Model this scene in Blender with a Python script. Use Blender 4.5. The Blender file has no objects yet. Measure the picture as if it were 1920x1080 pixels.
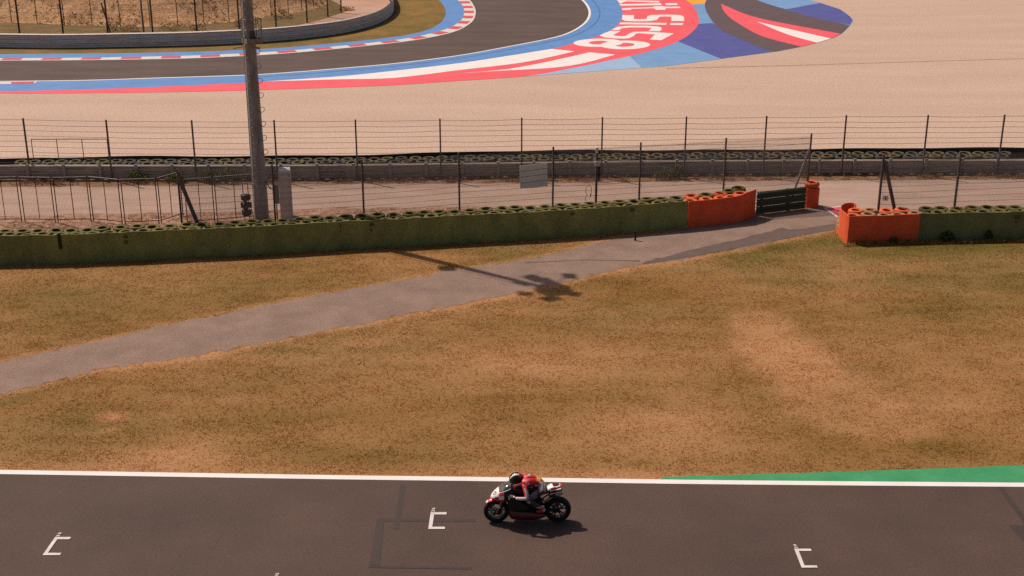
import bpy, bmesh, math, random
import numpy as np
from mathutils import Vector, Matrix, geometry
random.seed(7); RNG = np.random.default_rng(11)
R = math.radians
S = bpy.context.scene
COL = S.collection

# ------------------------------------------------------------------ camera, sky, sun, exposure
F = 2505.0; PITCH = R(20.5); CAMH = 16.0          # focal length in photo pixels, tilt, height of the grandstand seat
cd = bpy.data.cameras.new('camera'); cam = bpy.data.objects.new('camera', cd); COL.objects.link(cam)
cam.location = (0, 0, CAMH); cam.rotation_euler = (R(90) - PITCH, 0, 0)
cd.sensor_width = 36; cd.lens = 36 * F / 1920; cd.clip_end = 3000; cd.clip_start = .5
S.camera = cam
SUNV = Vector((.617, -.433, -1.0))                # horizontal shift of a shadow per metre of height
el = math.atan2(1, math.hypot(SUNV.x, SUNV.y)); az = math.atan2(-SUNV.x, -SUNV.y)
W = bpy.data.worlds.new('World'); S.world = W; W.use_nodes = True
nt = W.node_tree; bg = nt.nodes['Background']
sky = nt.nodes.new('ShaderNodeTexSky'); sky.sky_type = 'NISHITA'; sky.sun_disc = False
sky.sun_elevation = el; sky.sun_rotation = az; sky.dust_density = 4.0; sky.air_density = 1.0; sky.ozone_density = .3
nt.links.new(sky.outputs[0], bg.inputs[0]); bg.inputs[1].default_value = 0.062
sl = bpy.data.lights.new('sun', 'SUN'); sl.energy = 4.5; sl.angle = R(.53); sl.color = (1, .855, .73)
so = bpy.data.objects.new('sun', sl); COL.objects.link(so)
so.rotation_euler = SUNV.to_track_quat('-Z', 'Y').to_euler(); so.location = (-30, 40, 60)
S.view_settings.view_transform = 'Standard'; S.view_settings.look = 'None'
S.view_settings.exposure = 0; S.view_settings.gamma = 1
S.cycles.use_denoising = False; S.cycles.max_bounces = 6; S.cycles.transparent_max_bounces = 8

# ------------------------------------------------------------------ helpers
def G(x, y, z=0.0):
    """point on the plane at height z seen at photo pixel x, y"""
    a = (x - 960) / F; b = (540 - y) / F
    dy = math.cos(PITCH) + b * math.sin(PITCH); dz = -math.sin(PITCH) + b * math.cos(PITCH)
    t = (z - CAMH) / dz
    return Vector((a * t, dy * t, z))
def s2l(v):
    v /= 255.0
    return v / 12.92 if v <= .04045 else ((v + .055) / 1.055) ** 2.4
LF = (1.42, 1.28, 1.20)
def A(r, g, b):
    """albedo of a level surface that shows as r, g, b in this sunlight"""
    return tuple(min(.9, s2l(c) / f) for c, f in zip((r, g, b), LF)) + (1,)

def mat(name, c1, c2=None, scale=5.0, rough=.8, bump=0.0, bscale=None, metal=0.0, detail=6, fine=None, c3=None, spec=.3, stretch=None, lo=.35, hi=.65):
    m = bpy.data.materials.new(name); m.use_nodes = True
    n = m.node_tree.nodes; L = m.node_tree.links; p = n['Principled BSDF']
    p.inputs['Roughness'].default_value = rough; p.inputs['Metallic'].default_value = metal
    p.inputs['Specular IOR Level'].default_value = spec
    geo = n.new('ShaderNodeNewGeometry'); vec = geo.outputs['Position']
    if stretch:
        mp = n.new('ShaderNodeMapping'); mp.inputs['Scale'].default_value = stretch
        L.new(vec, mp.inputs[0]); vec = mp.outputs[0]
    if c2 is None: c2 = tuple(v * .8 for v in c1[:3]) + (1,)
    no = n.new('ShaderNodeTexNoise'); no.inputs['Scale'].default_value = scale; no.inputs['Detail'].default_value = detail
    no.inputs['Roughness'].default_value = .65
    L.new(vec, no.inputs['Vector'])
    cr = n.new('ShaderNodeValToRGB'); L.new(no.outputs['Fac'], cr.inputs[0])
    cr.color_ramp.elements[0].position = lo; cr.color_ramp.elements[0].color = c2
    cr.color_ramp.elements[1].position = hi; cr.color_ramp.elements[1].color = c1
    if c3:
        e = cr.color_ramp.elements.new(hi + .14); e.color = c3
    out = cr.outputs[0]
    if fine:                                          # fine grain: (scale, amount)
        f = n.new('ShaderNodeTexNoise'); f.inputs['Scale'].default_value = fine[0]; f.inputs['Detail'].default_value = 4; f.inputs['Roughness'].default_value = .7
        L.new(geo.outputs['Position'], f.inputs['Vector'])
        mr = n.new('ShaderNodeMapRange'); mr.inputs[1].default_value = .38; mr.inputs[2].default_value = .62
        mr.inputs[3].default_value = 1 - fine[1]; mr.inputs[4].default_value = 1 + fine[1]
        L.new(f.outputs['Fac'], mr.inputs[0])
        mx = n.new('ShaderNodeMix'); mx.data_type = 'RGBA'; mx.blend_type = 'MULTIPLY'; mx.inputs[0].default_value = 1
        L.new(out, mx.inputs[6]); L.new(mr.outputs[0], mx.inputs[7]); out = mx.outputs[2]
    L.new(out, p.inputs['Base Color'])
    if bump:
        b2 = n.new('ShaderNodeTexNoise'); b2.inputs['Scale'].default_value = bscale or scale * 4; b2.inputs['Detail'].default_value = 4
        L.new(geo.outputs['Position'], b2.inputs['Vector'])
        bu = n.new('ShaderNodeBump'); bu.inputs['Strength'].default_value = 1; bu.inputs['Distance'].default_value = bump
        L.new(b2.outputs['Fac'], bu.inputs['Height']); L.new(bu.outputs[0], p.inputs['Normal'])
    return m

class MB:
    """collects shapes and links them as ONE mesh object"""
    def __init__(s): s.v = []; s.f = []; s.m = []
    def add(s, vs, fs, mi=0):
        o = len(s.v); s.v += [tuple(v) for v in vs]; s.f += [tuple(i + o for i in f) for f in fs]; s.m += [mi] * len(fs)
    def box(s, c, d, rot=None, mi=0):
        c = Vector(c); M = rot or Matrix.Identity(3)
        vs = [c + M @ Vector((sx * d[0] / 2, sy * d[1] / 2, sz * d[2] / 2)) for sx in (-1, 1) for sy in (-1, 1) for sz in (-1, 1)]
        s.add(vs, [(0, 1, 3, 2), (4, 6, 7, 5), (0, 4, 5, 1), (2, 3, 7, 6), (0, 2, 6, 4), (1, 5, 7, 3)], mi)
    def tube(s, p0, p1, r0, r1=None, n=8, mi=0, cap=True):
        p0 = Vector(p0); p1 = Vector(p1); r1 = r0 if r1 is None else r1
        d = (p1 - p0).normalized(); u = d.cross(Vector((0, 0, 1)))
        if u.length < 1e-3: u = Vector((1, 0, 0))
        u.normalize(); w = d.cross(u); vs = []
        for p, r in ((p0, r0), (p1, r1)):
            for k in range(n):
                a = 2 * math.pi * k / n; vs.append(p + u * (r * math.cos(a)) + w * (r * math.sin(a)))
        fs = [(k, (k + 1) % n, n + (k + 1) % n, n + k) for k in range(n)]
        if cap: fs += [tuple(range(n))[::-1], tuple(range(n, 2 * n))]
        s.add(vs, fs, mi)
    def path(s, pts, r, n=6, mi=0):
        for a, b in zip(pts[:-1], pts[1:]): s.tube(a, b, r, r, n, mi)
    def rings(s, rings, mi=0, cap=True, closed=False):
        n = len(rings[0]); vs = [v for r in rings for v in r]; fs = []
        K = len(rings)
        for i in range(K if closed else K - 1):
            j = (i + 1) % K
            for k in range(n): fs.append((i * n + k, i * n + (k + 1) % n, j * n + (k + 1) % n, j * n + k))
        if cap and not closed: fs += [tuple(range(n))[::-1], tuple(range((K - 1) * n, K * n))]
        s.add(vs, fs, mi)
    def lathe(s, prof, c=(0, 0, 0), axis='Z', n=24, mi=0, closed=False):
        """prof: list of (radius, height)"""
        c = Vector(c); rs = []
        for r, h in prof:
            ring = []
            for k in range(n):
                a = 2 * math.pi * k / n
                ring.append(c + (Vector((r * math.cos(a), r * math.sin(a), h)) if axis == 'Z' else Vector((r * math.cos(a), h, -r * math.sin(a)))))
            rs.append(ring)
        s.rings(rs, mi, cap=not closed, closed=closed)
    def loft(s, secs, n=20, e=2.6, mi=0, cap=True):
        """secs: (x, zc, half height, half width[, y]) superellipse sections along x"""
        rs = []
        for q in secs:
            x, zc, hh, hw = q[:4]; y0 = q[4] if len(q) > 4 else 0; ring = []
            for k in range(n):
                a = 2 * math.pi * k / n; c, d = math.cos(a), math.sin(a)
                ring.append((x, y0 + hw * math.copysign(abs(c) ** (2 / e), c), zc + hh * math.copysign(abs(d) ** (2 / e), d)))
            rs.append(ring)
        s.rings(rs, mi, cap)
    def sheet(s, pts, mi=0):
        """flat polygon that may be concave"""
        tr = geometry.tessellate_polygon([[Vector(p) for p in pts]])
        fs = []
        for t in tr:
            a, b, c = (Vector(pts[i]) for i in t)
            fs.append(t if (b - a).cross(c - a).z > 0 else t[::-1])
        s.add(pts, fs, mi)
    def build(s, name, m, parent=None, smooth=False):
        me = bpy.data.meshes.new(name); me.from_pydata(s.v, [], s.f)
        for q in (m if isinstance(m, (list, tuple)) else [m]): me.materials.append(q)
        me.polygons.foreach_set('material_index', s.m)
        bm = bmesh.new(); bm.from_mesh(me); bmesh.ops.remove_doubles(bm, verts=bm.verts, dist=1e-5)
        if not name.startswith(FLAT): bmesh.ops.recalc_face_normals(bm, faces=bm.faces)
        bm.to_mesh(me); bm.free()
        if smooth:
            me.polygons.foreach_set('use_smooth', [True] * len(me.polygons)); me.set_sharp_from_angle(angle=R(40))
        o = bpy.data.objects.new(name, me); COL.objects.link(o)
        if parent: o.parent = parent
        return o
FLAT = ('paint', 'track', 'far_track', 'path', 'gravel', 'service', 'verge', 'kerb', 'far_', 'green_', 'asphalt_', 'edge_', 'grid_')
def tag(o, label, cat, group=None):
    o['label'] = label; o['category'] = cat
    if group: o['group'] = group
    return o
def thing(name, loc, label, cat, group=None, rz=0.0):
    o = bpy.data.objects.new(name, None); COL.objects.link(o); o.location = loc; o.rotation_euler = (0, 0, rz); o.empty_display_size = .2
    return tag(o, label, cat, group)
def rel(o, p): return Vector(p) - o.location
def smooth(pts, n=6):
    """Catmull-Rom through pixel points"""
    P = [np.array(p, float) for p in pts]; P = [2 * P[0] - P[1]] + P + [2 * P[-1] - P[-2]]; out = []
    for i in range(1, len(P) - 2):
        for k in range(n):
            t = k / n; a, b, c, d = P[i - 1:i + 3]
            out.append(tuple(.5 * (2 * b + (c - a) * t + (2 * a - 5 * b + 4 * c - d) * t * t + (3 * b - a - 3 * c + d) * t ** 3)))
    out.append(tuple(P[-2])); return out
def flat(name, px, z, m, mi=None):
    b = MB(); b.sheet([G(x, y, 0) + Vector((0, 0, z)) for x, y in px])
    o = b.build(name, m); o['kind'] = 'structure'; return o
def along(pts, step, off=0.0):
    """points every step metres along a ground polyline, with unit tangents"""
    out = []; d = off
    for a, b in zip(pts[:-1], pts[1:]):
        L = (b - a).length; t = (b - a) / L
        while d < L: out.append((a + t * d, t)); d += step
        d -= L
    return out
def vnoise(x, y, seed=0):
    """smooth value noise for numpy arrays"""
    g = np.random.default_rng(seed).random((256, 256)); xi = np.floor(x).astype(int); yi = np.floor(y).astype(int)
    fx = x - xi; fy = y - yi; fx = fx * fx * (3 - 2 * fx); fy = fy * fy * (3 - 2 * fy)
    a = g[xi % 256, yi % 256]; b = g[(xi + 1) % 256, yi % 256]; c = g[xi % 256, (yi + 1) % 256]; d = g[(xi + 1) % 256, (yi + 1) % 256]
    return (a * (1 - fx) + b * fx) * (1 - fy) + (c * (1 - fx) + d * fx) * fy
def fbm(x, y, seed=0, oct=4):
    s = 0; a = .5; t = 0
    for o in range(oct): s = s + a * vnoise(x * 2 ** o + 17 * o, y * 2 ** o + 31 * o, seed + o); t += a; a *= .55
    return s / t
def inside(px, py, poly):
    P = np.array([(p[0], p[1]) for p in poly]); c = np.zeros(px.shape, bool); j = len(P) - 1
    for i in range(len(P)):
        xi, yi = P[i]; xj, yj = P[j]
        q = ((yi > py) != (yj > py)) & (px < (xj - xi) * (py - yi) / (yj - yi + 1e-12) + xi); c ^= q; j = i
    return c

# ------------------------------------------------------------------ materials
M = {}
M['asphalt'] = mat('asphalt', A(96, 72, 62), A(83, 63, 54), .30, .85, .004, 90, fine=(24, .24))
M['asphalt_far'] = mat('asphalt_far', A(104, 81, 72), A(86, 67, 59), .5, .85, .004, 60, fine=(9, .16), stretch=(.4, 1.4, 1))
M['asphalt_dark'] = mat('asphalt_dark', A(77, 60, 54), A(70, 56, 51), 3, .8, .003, 90, fine=(50, .2))
M['asphalt_faint'] = mat('asphalt_faint', A(94, 75, 67), A(86, 69, 62), 3, .8, .003, 90, fine=(50, .2))
M['path'] = mat('path_asphalt', A(156, 123, 106), A(136, 107, 92), .9, .9, .006, 60, fine=(16, .22))
M['path_dark'] = mat('path_dark_asphalt', A(112, 90, 81), A(100, 80, 73), 1.2, .9, .005, 60, fine=(35, .22))
M['road'] = mat('service_road_asphalt', A(192, 154, 134), A(174, 138, 119), .8, .9, .006, 40, fine=(30, .16), stretch=(.5, 1.6, 1))
M['verge'] = mat('verge_dirt', A(196, 146, 120), A(138, 96, 70), 2.6, .95, .03, 14, fine=(28, .3), c3=A(216, 170, 142))
M['verge_dry'] = mat('verge_dry', A(165, 118, 88), A(128, 90, 62), 2.2, .95, .04, 10, fine=(26, .3))
M['gravel'] = mat('gravel', A(213, 175, 151), A(203, 165, 143), .22, .95, .03, 13, fine=(8, .15), stretch=(.35, 1.6, 1))
M['white'] = mat('white_paint', A(253, 238, 230), A(247, 228, 218), 1.2, .7, fine=(40, .04))
M['white_worn'] = mat('white_paint_worn', A(240, 222, 213), A(222, 200, 190), 4, .75, fine=(40, .1))
M['red'] = mat('red_paint', A(254, 98, 106), A(246, 88, 95), .6, .7, fine=(9, .05))
M['red_kerb'] = mat('red_kerb_paint', A(226, 86, 92), A(212, 84, 90), 2, .7, fine=(20, .08))
M['kerb_white'] = mat('white_kerb_paint', A(238, 222, 212), A(222, 204, 192), 2, .7, fine=(20, .08))
M['blue'] = mat('blue_paint', A(104, 148, 203), A(94, 136, 190), .8, .7, fine=(9, .1))
M['blue_pale'] = mat('pale_blue_paint', A(168, 190, 218), A(158, 180, 208), .8, .7, fine=(9, .07))
M['blue_mid'] = mat('mid_blue_paint', A(128, 164, 204), A(118, 152, 194), .8, .7, fine=(9, .09))
M['indigo'] = mat('indigo_paint', A(92, 92, 156), A(82, 82, 144), .8, .7, fine=(9, .1))
M['brown'] = mat('brown_paint', A(108, 83, 84), A(98, 75, 76), .8, .7, fine=(9, .1))
M['yellow'] = mat('yellow_paint', A(255, 172, 50), A(250, 160, 36), .8, .7, fine=(9, .05))
M['line_dark'] = mat('dark_blue_line', A(78, 114, 164), None, 2, .7)
M['green_run'] = mat('green_paint', A(74, 158, 104), A(60, 142, 90), 1.2, .75, fine=(40, .14))
M['belt_green'] = mat('green_rubber_belt', (.255, .272, .085, 1), (.160, .175, .060, 1), 2.2, .8, .006, 25, fine=(16, .22), stretch=(.7, .7, .35))
M['belt_green2'] = mat('dark_green_rubber_belt', (.185, .205, .080, 1), (.115, .135, .058, 1), 2.2, .8, .006, 25, fine=(16, .2), stretch=(.7, .7, .35))
M['belt_orange'] = mat('orange_rubber_belt', (.74, .115, .040, 1), (.60, .088, .030, 1), 1.8, .7, .005, 18, fine=(16, .16))
M['belt_black'] = mat('black_rubber_belt', (.050, .042, .036, 1), (.032, .028, .026, 1), 2, .85, .006, 20)
def tyre_mat(nm, paint, bare): return mat(nm, paint, bare, 9, .8, .004, 60, lo=.30, hi=.52)
M['tyre_green'] = tyre_mat('tyre_green', A(114, 98, 46), A(80, 70, 38))
M['tyre_green2'] = tyre_mat('tyre_pale_green', A(106, 94, 46), A(72, 66, 36))
M['tyre_orange'] = tyre_mat('tyre_orange', A(235, 105, 58), A(190, 92, 60))
M['tyre_tan'] = tyre_mat('tyre_tan', A(176, 120, 84), A(140, 98, 66))
M['tyre_far'] = tyre_mat('tyre_far_green', A(100, 84, 52), A(64, 54, 38))
M['tyre_far2'] = tyre_mat('tyre_far_dark', A(82, 72, 60), A(58, 50, 44))
M['tyre_black'] = tyre_mat('tyre_black', A(66, 58, 52), A(50, 44, 40))
M['galv'] = mat('galvanised_steel', A(166, 150, 140), A(134, 120, 112), 6, .6)
M['galv_dark'] = mat('weathered_steel', A(122, 106, 98), A(94, 82, 76), 5, .65)
M['galv_pale'] = mat('pale_steel', A(190, 176, 166), A(160, 146, 138), 6, .6)
M['wire'] = mat('wire', A(96, 78, 72), A(84, 68, 62), 3, .6)
M['rust'] = mat('rusty_steel', A(104, 74, 60), A(82, 58, 48), 8, .8)
M['rail_back'] = mat('rail_steel', A(206, 182, 164), A(170, 150, 136), 3, .6, .003, 12, stretch=(.5, 1, 3))
M['rail_face'] = mat('rail_face_steel', A(250, 232, 220), A(222, 206, 196), 2, .55, .003, 12, stretch=(.6, 1, 4))
M['cap'] = mat('rail_cap', A(236, 212, 198), A(210, 186, 172), 3, .6)
M['rail_green'] = mat('rail_green', (.055, .078, .045, 1), (.040, .058, .036, 1), 3, .6, .003, 20)
M['concrete'] = mat('concrete', A(172, 158, 150), A(140, 126, 118), 3, .85, .004, 30, fine=(30, .12))
M['cabinet'] = mat('cabinet_paint', A(250, 226, 212), A(224, 200, 186), 3, .8, fine=(20, .12))
M['board'] = mat('board', A(254, 240, 230), A(246, 228, 216), 2, .7)
M['black'] = mat('black_plastic', (.018, .017, .018, 1), (.012, .011, .012, 1), 20, .45)
M['leaf'] = mat('weed_leaf', A(122, 122, 54), A(90, 92, 40), 4, .8)
M['leaf_dry'] = mat('dry_weed', A(176, 128, 88), A(134, 94, 58), 4, .85)
for k_ in ('leaf', 'leaf_dry'):
    q_ = M[k_].node_tree; pb = q_.nodes['Principled BSDF']; tr = q_.nodes.new('ShaderNodeBsdfTranslucent'); ms = q_.nodes.new('ShaderNodeMixShader'); ms.inputs[0].default_value = .4
    q_.links.new(pb.inputs['Base Color'].links[0].from_socket, tr.inputs[0]); q_.links.new(pb.outputs[0], ms.inputs[1]); q_.links.new(tr.outputs[0], ms.inputs[2]); q_.links.new(ms.outputs[0], q_.nodes['Material Output'].inputs[0])
M['bank'] = mat('bank_grass', A(212, 158, 112), A(172, 120, 76), .9, .95, .06, 6, fine=(7, .35), c3=A(206, 148, 112), lo=.38, hi=.58)
M['bank_green'] = mat('bank_green_grass', A(140, 106, 60), A(112, 88, 46), .7, .95, .05, 6, fine=(9, .35))
M['far_grass'] = mat('far_grass', A(150, 108, 50), A(116, 92, 36), .35, .95, .04, 8, fine=(9, .25), lo=.4, hi=.62)

# ------------------------------------------------------------------ ground: one sheet, fine where the infield grass is
edge_line_px = smooth([(-120, 884), (0, 885.5), (320, 890.5), (640, 895.5), (960, 899.5), (1280, 904), (1600, 907), (1920, 909.5), (2060, 910)], 4)
wall_base_px = [(-90, 500), (0, 497), (120, 494.7), (240, 489.5), (360, 483.6), (480, 478), (640, 468), (740, 463.5), (880, 455), (1000, 449), (1150, 439), (1288, 427)]
right_base_px = [(1583, 457), (1720, 452.5), (1920, 448.7), (2040, 446)]
path_up = smooth([(-120, 708), (0, 680), (100, 657), (200, 637.5), (300, 612), (430, 585), (560, 560), (700, 535), (870, 504), (950, 492), (1010, 482), (1060, 470), (1110, 458), (1180, 443), (1240, 435), (1290, 428), (1385, 417), (1416, 405)], 4)
path_lo = smooth([(-120, 768), (0, 739), (100, 716), (200, 690), (300, 676), (450, 652), (600, 621), (700, 603), (800, 582), (880, 568), (970, 547), (1050, 531), (1110, 517), (1200, 497), (1280, 486), (1400, 463), (1500, 443), (1567, 431)], 4)
RP = np.random.default_rng(5)
def rag(px, amp, n=3):
    """fray a pixel edge a little, as grass creeping over asphalt does"""
    out = []
    for a, b in zip(px[:-1], px[1:]):
        for k in range(n):
            t = k / n; out.append((a[0] + (b[0] - a[0]) * t, a[1] + (b[1] - a[1]) * t + RP.normal(0, amp)))
    out.append(px[-1]); return out
path_up_r = rag(path_up[:48], 1.7) + path_up[48:]; path_lo_r = rag(path_lo, 1.9)
path_px = path_up_r + [(1506, 392), (1540, 386), (1570, 400)] + path_lo_r[::-1]

infield = [G(*p) for p in [(-400, 879)] + [(x, y - 6) for x, y in edge_line_px] + [(2300, 911), (2300, 440), (2040, 446), (1920, 449), (1720, 452), (1583, 457), (1567, 431), (1416, 405), (1290, 428)] + wall_base_px[::-1] + [(-400, 508)]]
path_w = [G(*p) for p in path_px]
PLX = [G(*p).x for p in path_lo]; PLY = [G(*p).y for p in path_lo]; PUX = [G(*p).x for p in path_up]; PUY = [G(*p).y for p in path_up]
def tint(X, Y):
    """greenness and paleness of the infield grass at world X, Y"""
    gr = .38 + .70 * (fbm(X * .16, Y * .26, 3, 5) - .5)
    pl = .30 + .85 * (fbm(X * .22 + 9, Y * .38, 21, 5) - .5)
    def bump(px, py, rx, ry, rot=0):
        c = G(px, py); dx = X - c.x; dy = Y - c.y; cs, sn = math.cos(rot), math.sin(rot)
        u = (dx * cs + dy * sn) / rx; v = (-dx * sn + dy * cs) / ry
        d = np.sqrt(u * u + v * v) + .9 * (fbm(X * .8, Y * .8, 40, 4) - .5)
        return np.clip(1.25 - d, 0, 1)
    gr = gr + .42 * (fbm(X * .30, Y * 1.5, 71, 4) - .5); pl = pl + .45 * (fbm(X * .34 + 5, Y * 1.8, 83, 4) - .5)
    strip = 0 * X
    for q in ((1425, 610, 1.1, 1.3), (1465, 650, 1.3, 1.4), (1505, 690, 1.5, 1.4), (1550, 730, 1.6, 1.3), (1595, 765, 1.7, 1.2), (1640, 795, 1.7, 1.0)): strip = np.maximum(strip, bump(*q))
    pl = pl + .60 * np.clip(strip * 1.3, 0, .8) + .28 * bump(1800, 760, 1.6, 2.6)
    dl = np.interp(X, PLX, PLY) - Y; du = Y - np.interp(X, PUX, PUY); wob = .5 + 1.0 * fbm(X * .9, Y * .9, 55, 3)
    pl = pl + .75 * np.exp(-(np.clip(dl, 0, 9) / (.30 * wob)) ** 2) * (dl > 0) + .5 * np.exp(-(np.clip(du, 0, 9) / (.22 * wob)) ** 2) * (du > 0)
    gr = gr + .5 * np.exp(-((dl - .8) / .45) ** 2) * np.clip((fbm(X * .35, Y * .35, 66, 3) - .42) * 6, 0, 1)
    pl = pl + .8 * bump(210, 782, .5, .35) + .5 * bump(203, 806, .25, .2) + .35 * bump(380, 830, 1.2, .8) + .25 * bump(1000, 690, 4, 2.2) + .3 * bump(300, 860, 3, .6) + .2 * bump(1250, 800, 3, 2)
    gr = gr + 1.0 * bump(1720, 490, 8.0, 3.2) + .45 * bump(1350, 490, 4, 1.2) + .55 * bump(1000, 470, 3.5, 1.0) + .5 * bump(930, 487, .6, .4) + .25 * bump(1850, 580, 5, 3)
    gr = gr + .3 * bump(650, 650, 3.5, 1.6) + .2 * bump(200, 560, 5, 2.5) + .22 * bump(1180, 590, 3.0, 1.6) + .2 * bump(100, 800, 3, 1.5)
    c = [G(0, 888), G(1920, 912)]; k = np.clip((Y - (c[0].y + (X - c[0].x) / (c[1].x - c[0].x) * (c[1].y - c[0].y))) / .75, 0, 1)
    pl = pl + .55 * (1 - k)
    gr = gr - .3 * (1 - k)
    return np.clip(gr, 0, 1), np.clip(pl, 0, 1)
def grass_mat(name, blade):
    m = bpy.data.materials.new(name); m.use_nodes = True; n = m.node_tree.nodes; L = m.node_tree.links; p = n['Principled BSDF']
    p.inputs['Roughness'].default_value = .85; p.inputs['Specular IOR Level'].default_value = .15
    at = n.new('ShaderNodeAttribute'); at.attribute_name = 'tint'; sp = n.new('ShaderNodeSeparateColor'); L.new(at.outputs['Color'], sp.inputs[0])
    geo = n.new('ShaderNodeNewGeometry'); k = 1.8 if blade else 1.0
    def c(r, g, b): return tuple(min(.9, v * k) for v in A(r, g, b)[:3]) + (1,)
    m1 = n.new('ShaderNodeMix'); m1.data_type = 'RGBA'; m1.inputs[6].default_value = c(147, 100, 49); m1.inputs[7].default_value = c(104, 89, 33)
    L.new(sp.outputs[0], m1.inputs[0])
    m2 = n.new('ShaderNodeMix'); m2.data_type = 'RGBA'; m2.inputs[7].default_value = c(194, 138, 94)
    L.new(sp.outputs[1], m2.inputs[0]); L.new(m1.outputs[2], m2.inputs[6])
    no = n.new('ShaderNodeTexNoise'); no.inputs['Scale'].default_value = 14; no.inputs['Detail'].default_value = 6; no.inputs['Roughness'].default_value = .75
    L.new(geo.outputs['Position'], no.inputs['Vector'])
    mr = n.new('ShaderNodeMapRange'); mr.inputs[1].default_value = .28; mr.inputs[2].default_value = .72; mr.inputs[3].default_value = .68; mr.inputs[4].default_value = 1.36
    L.new(no.outputs['Fac'], mr.inputs[0])
    mx = n.new('ShaderNodeMix'); mx.data_type = 'RGBA'; mx.blend_type = 'MULTIPLY'; mx.inputs[0].default_value = 1
    L.new(m2.outputs[2], mx.inputs[6]); L.new(mr.outputs[0], mx.inputs[7]); L.new(mx.outputs[2], p.inputs['Base Color'])
    if blade:
        tr = n.new('ShaderNodeBsdfTranslucent'); L.new(mx.outputs[2], tr.inputs[0]); ms = n.new('ShaderNodeMixShader'); ms.inputs[0].default_value = .55
        L.new(p.outputs[0], ms.inputs[1]); L.new(tr.outputs[0], ms.inputs[2]); L.new(ms.outputs[0], n['Material Output'].inputs[0])
    if not blade:
        bu = n.new('ShaderNodeBump'); bu.inputs['Distance'].default_value = .03; L.new(no.outputs['Fac'], bu.inputs['Height']); L.new(bu.outputs[0], p.inputs['Normal'])
    return m
M['grass'] = grass_mat('grass_turf', False); M['blade'] = grass_mat('grass_blade', True)
gx = np.concatenate([[-900, -300, -120, -60], np.arange(-34, 34.01, .25), [60, 120, 300, 900]])
gy = np.concatenate([[-300, -60, 0, 15], np.arange(26, 60.01, .25), [80, 120, 300, 1500]])
GX, GY = np.meshgrid(gx, gy); nx, ny = len(gx), len(gy)
me = bpy.data.meshes.new('ground'); V = np.stack([GX.ravel(), GY.ravel(), np.zeros(nx * ny)], 1)
idx = np.arange(nx * ny).reshape(ny, nx)
FC = np.stack([idx[:-1, :-1], idx[:-1, 1:], idx[1:, 1:], idx[1:, :-1]], -1).reshape(-1, 4)
me.from_pydata(V.tolist(), [], FC.tolist())
g_, p_ = tint(V[:, 0], V[:, 1]); ca = me.color_attributes.new('tint', 'FLOAT_COLOR', 'POINT')
ca.data.foreach_set('color', np.stack([g_, p_, 0 * g_, 0 * g_ + 1], 1).astype(np.float32).ravel())
me.materials.append(M['grass']); o = bpy.data.objects.new('ground', me); COL.objects.link(o); o['kind'] = 'structure'

# grass tufts standing on the turf
def blades(name, X, Y, hmin, hmax, m, wid=.012, nb=3, label=None):
    n = len(X); N = n * nb; x = np.repeat(X, nb) + RNG.normal(0, .025, N); y = np.repeat(Y, nb) + RNG.normal(0, .025, N)
    a = RNG.random(N) * 2 * np.pi; h = hmin + (hmax - hmin) * RNG.random(N) ** 1.5; le = h * (.5 + 1.4 * RNG.random(N)); b = RNG.random(N) * 2 * np.pi
    w = wid * (.6 + .8 * RNG.random(N))
    v = np.empty((N, 3, 3), np.float32)
    v[:, 0] = np.stack([x - w * np.cos(a), y - w * np.sin(a), 0 * x], 1); v[:, 1] = np.stack([x + w * np.cos(a), y + w * np.sin(a), 0 * x], 1)
    v[:, 2] = np.stack([x + le * np.cos(b), y + le * np.sin(b), h], 1)
    me = bpy.data.meshes.new(name); me.vertices.add(3 * N); me.vertices.foreach_set('co', v.ravel())
    me.loops.add(3 * N); me.loops.foreach_set('vertex_index', np.arange(3 * N, dtype=np.int32))
    me.polygons.add(N); me.polygons.foreach_set('loop_start', np.arange(0, 3 * N, 3, dtype=np.int32))
    me.update(calc_edges=True)
    g, p = tint(x, y); g = np.clip(g + RNG.normal(0, .22, N), 0, 1); p = np.clip(p + RNG.normal(.03, .30, N), 0, 1)
    ca = me.color_attributes.new('tint', 'FLOAT_COLOR', 'POINT'); q = np.stack([g, p, 0 * g, 0 * g + 1], 1).astype(np.float32)
    ca.data.foreach_set('color', np.repeat(q, 3, 0).ravel()); me.materials.append(m)
    o = bpy.data.objects.new(name, me); COL.objects.link(o); o['kind'] = 'stuff'; o['label'] = label; o['category'] = 'grass'; return o
n = 420000
X = RNG.uniform(-25, 25, n); Y = RNG.uniform(28.5, 53, n)
ok = inside(X, Y, infield) & ~inside(X, Y, path_w) & (np.abs(X) < .42 * Y + 1.5)
nz = fbm(X * 1.3, Y * 2.0, 77, 4); ok &= RNG.random(n) < np.clip(.55 + (nz - .5) * 2.0, .3, 1)
green_px = [(1239, 901), (1240, 894.8), (1300, 892.5), (1500, 887), (1700, 880.5), (1920, 872.5), (2060, 868), (2060, 910), (1920, 907), (1600, 904.5), (1280, 901.6)]
gw = [G(*p) for p in green_px]; ok &= ~inside(X, Y, gw)
blades('grass', X[ok], Y[ok], .010, .045, M['blade'], label='dry brown and green grass of the infield between track and tyre barrier')

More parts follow.
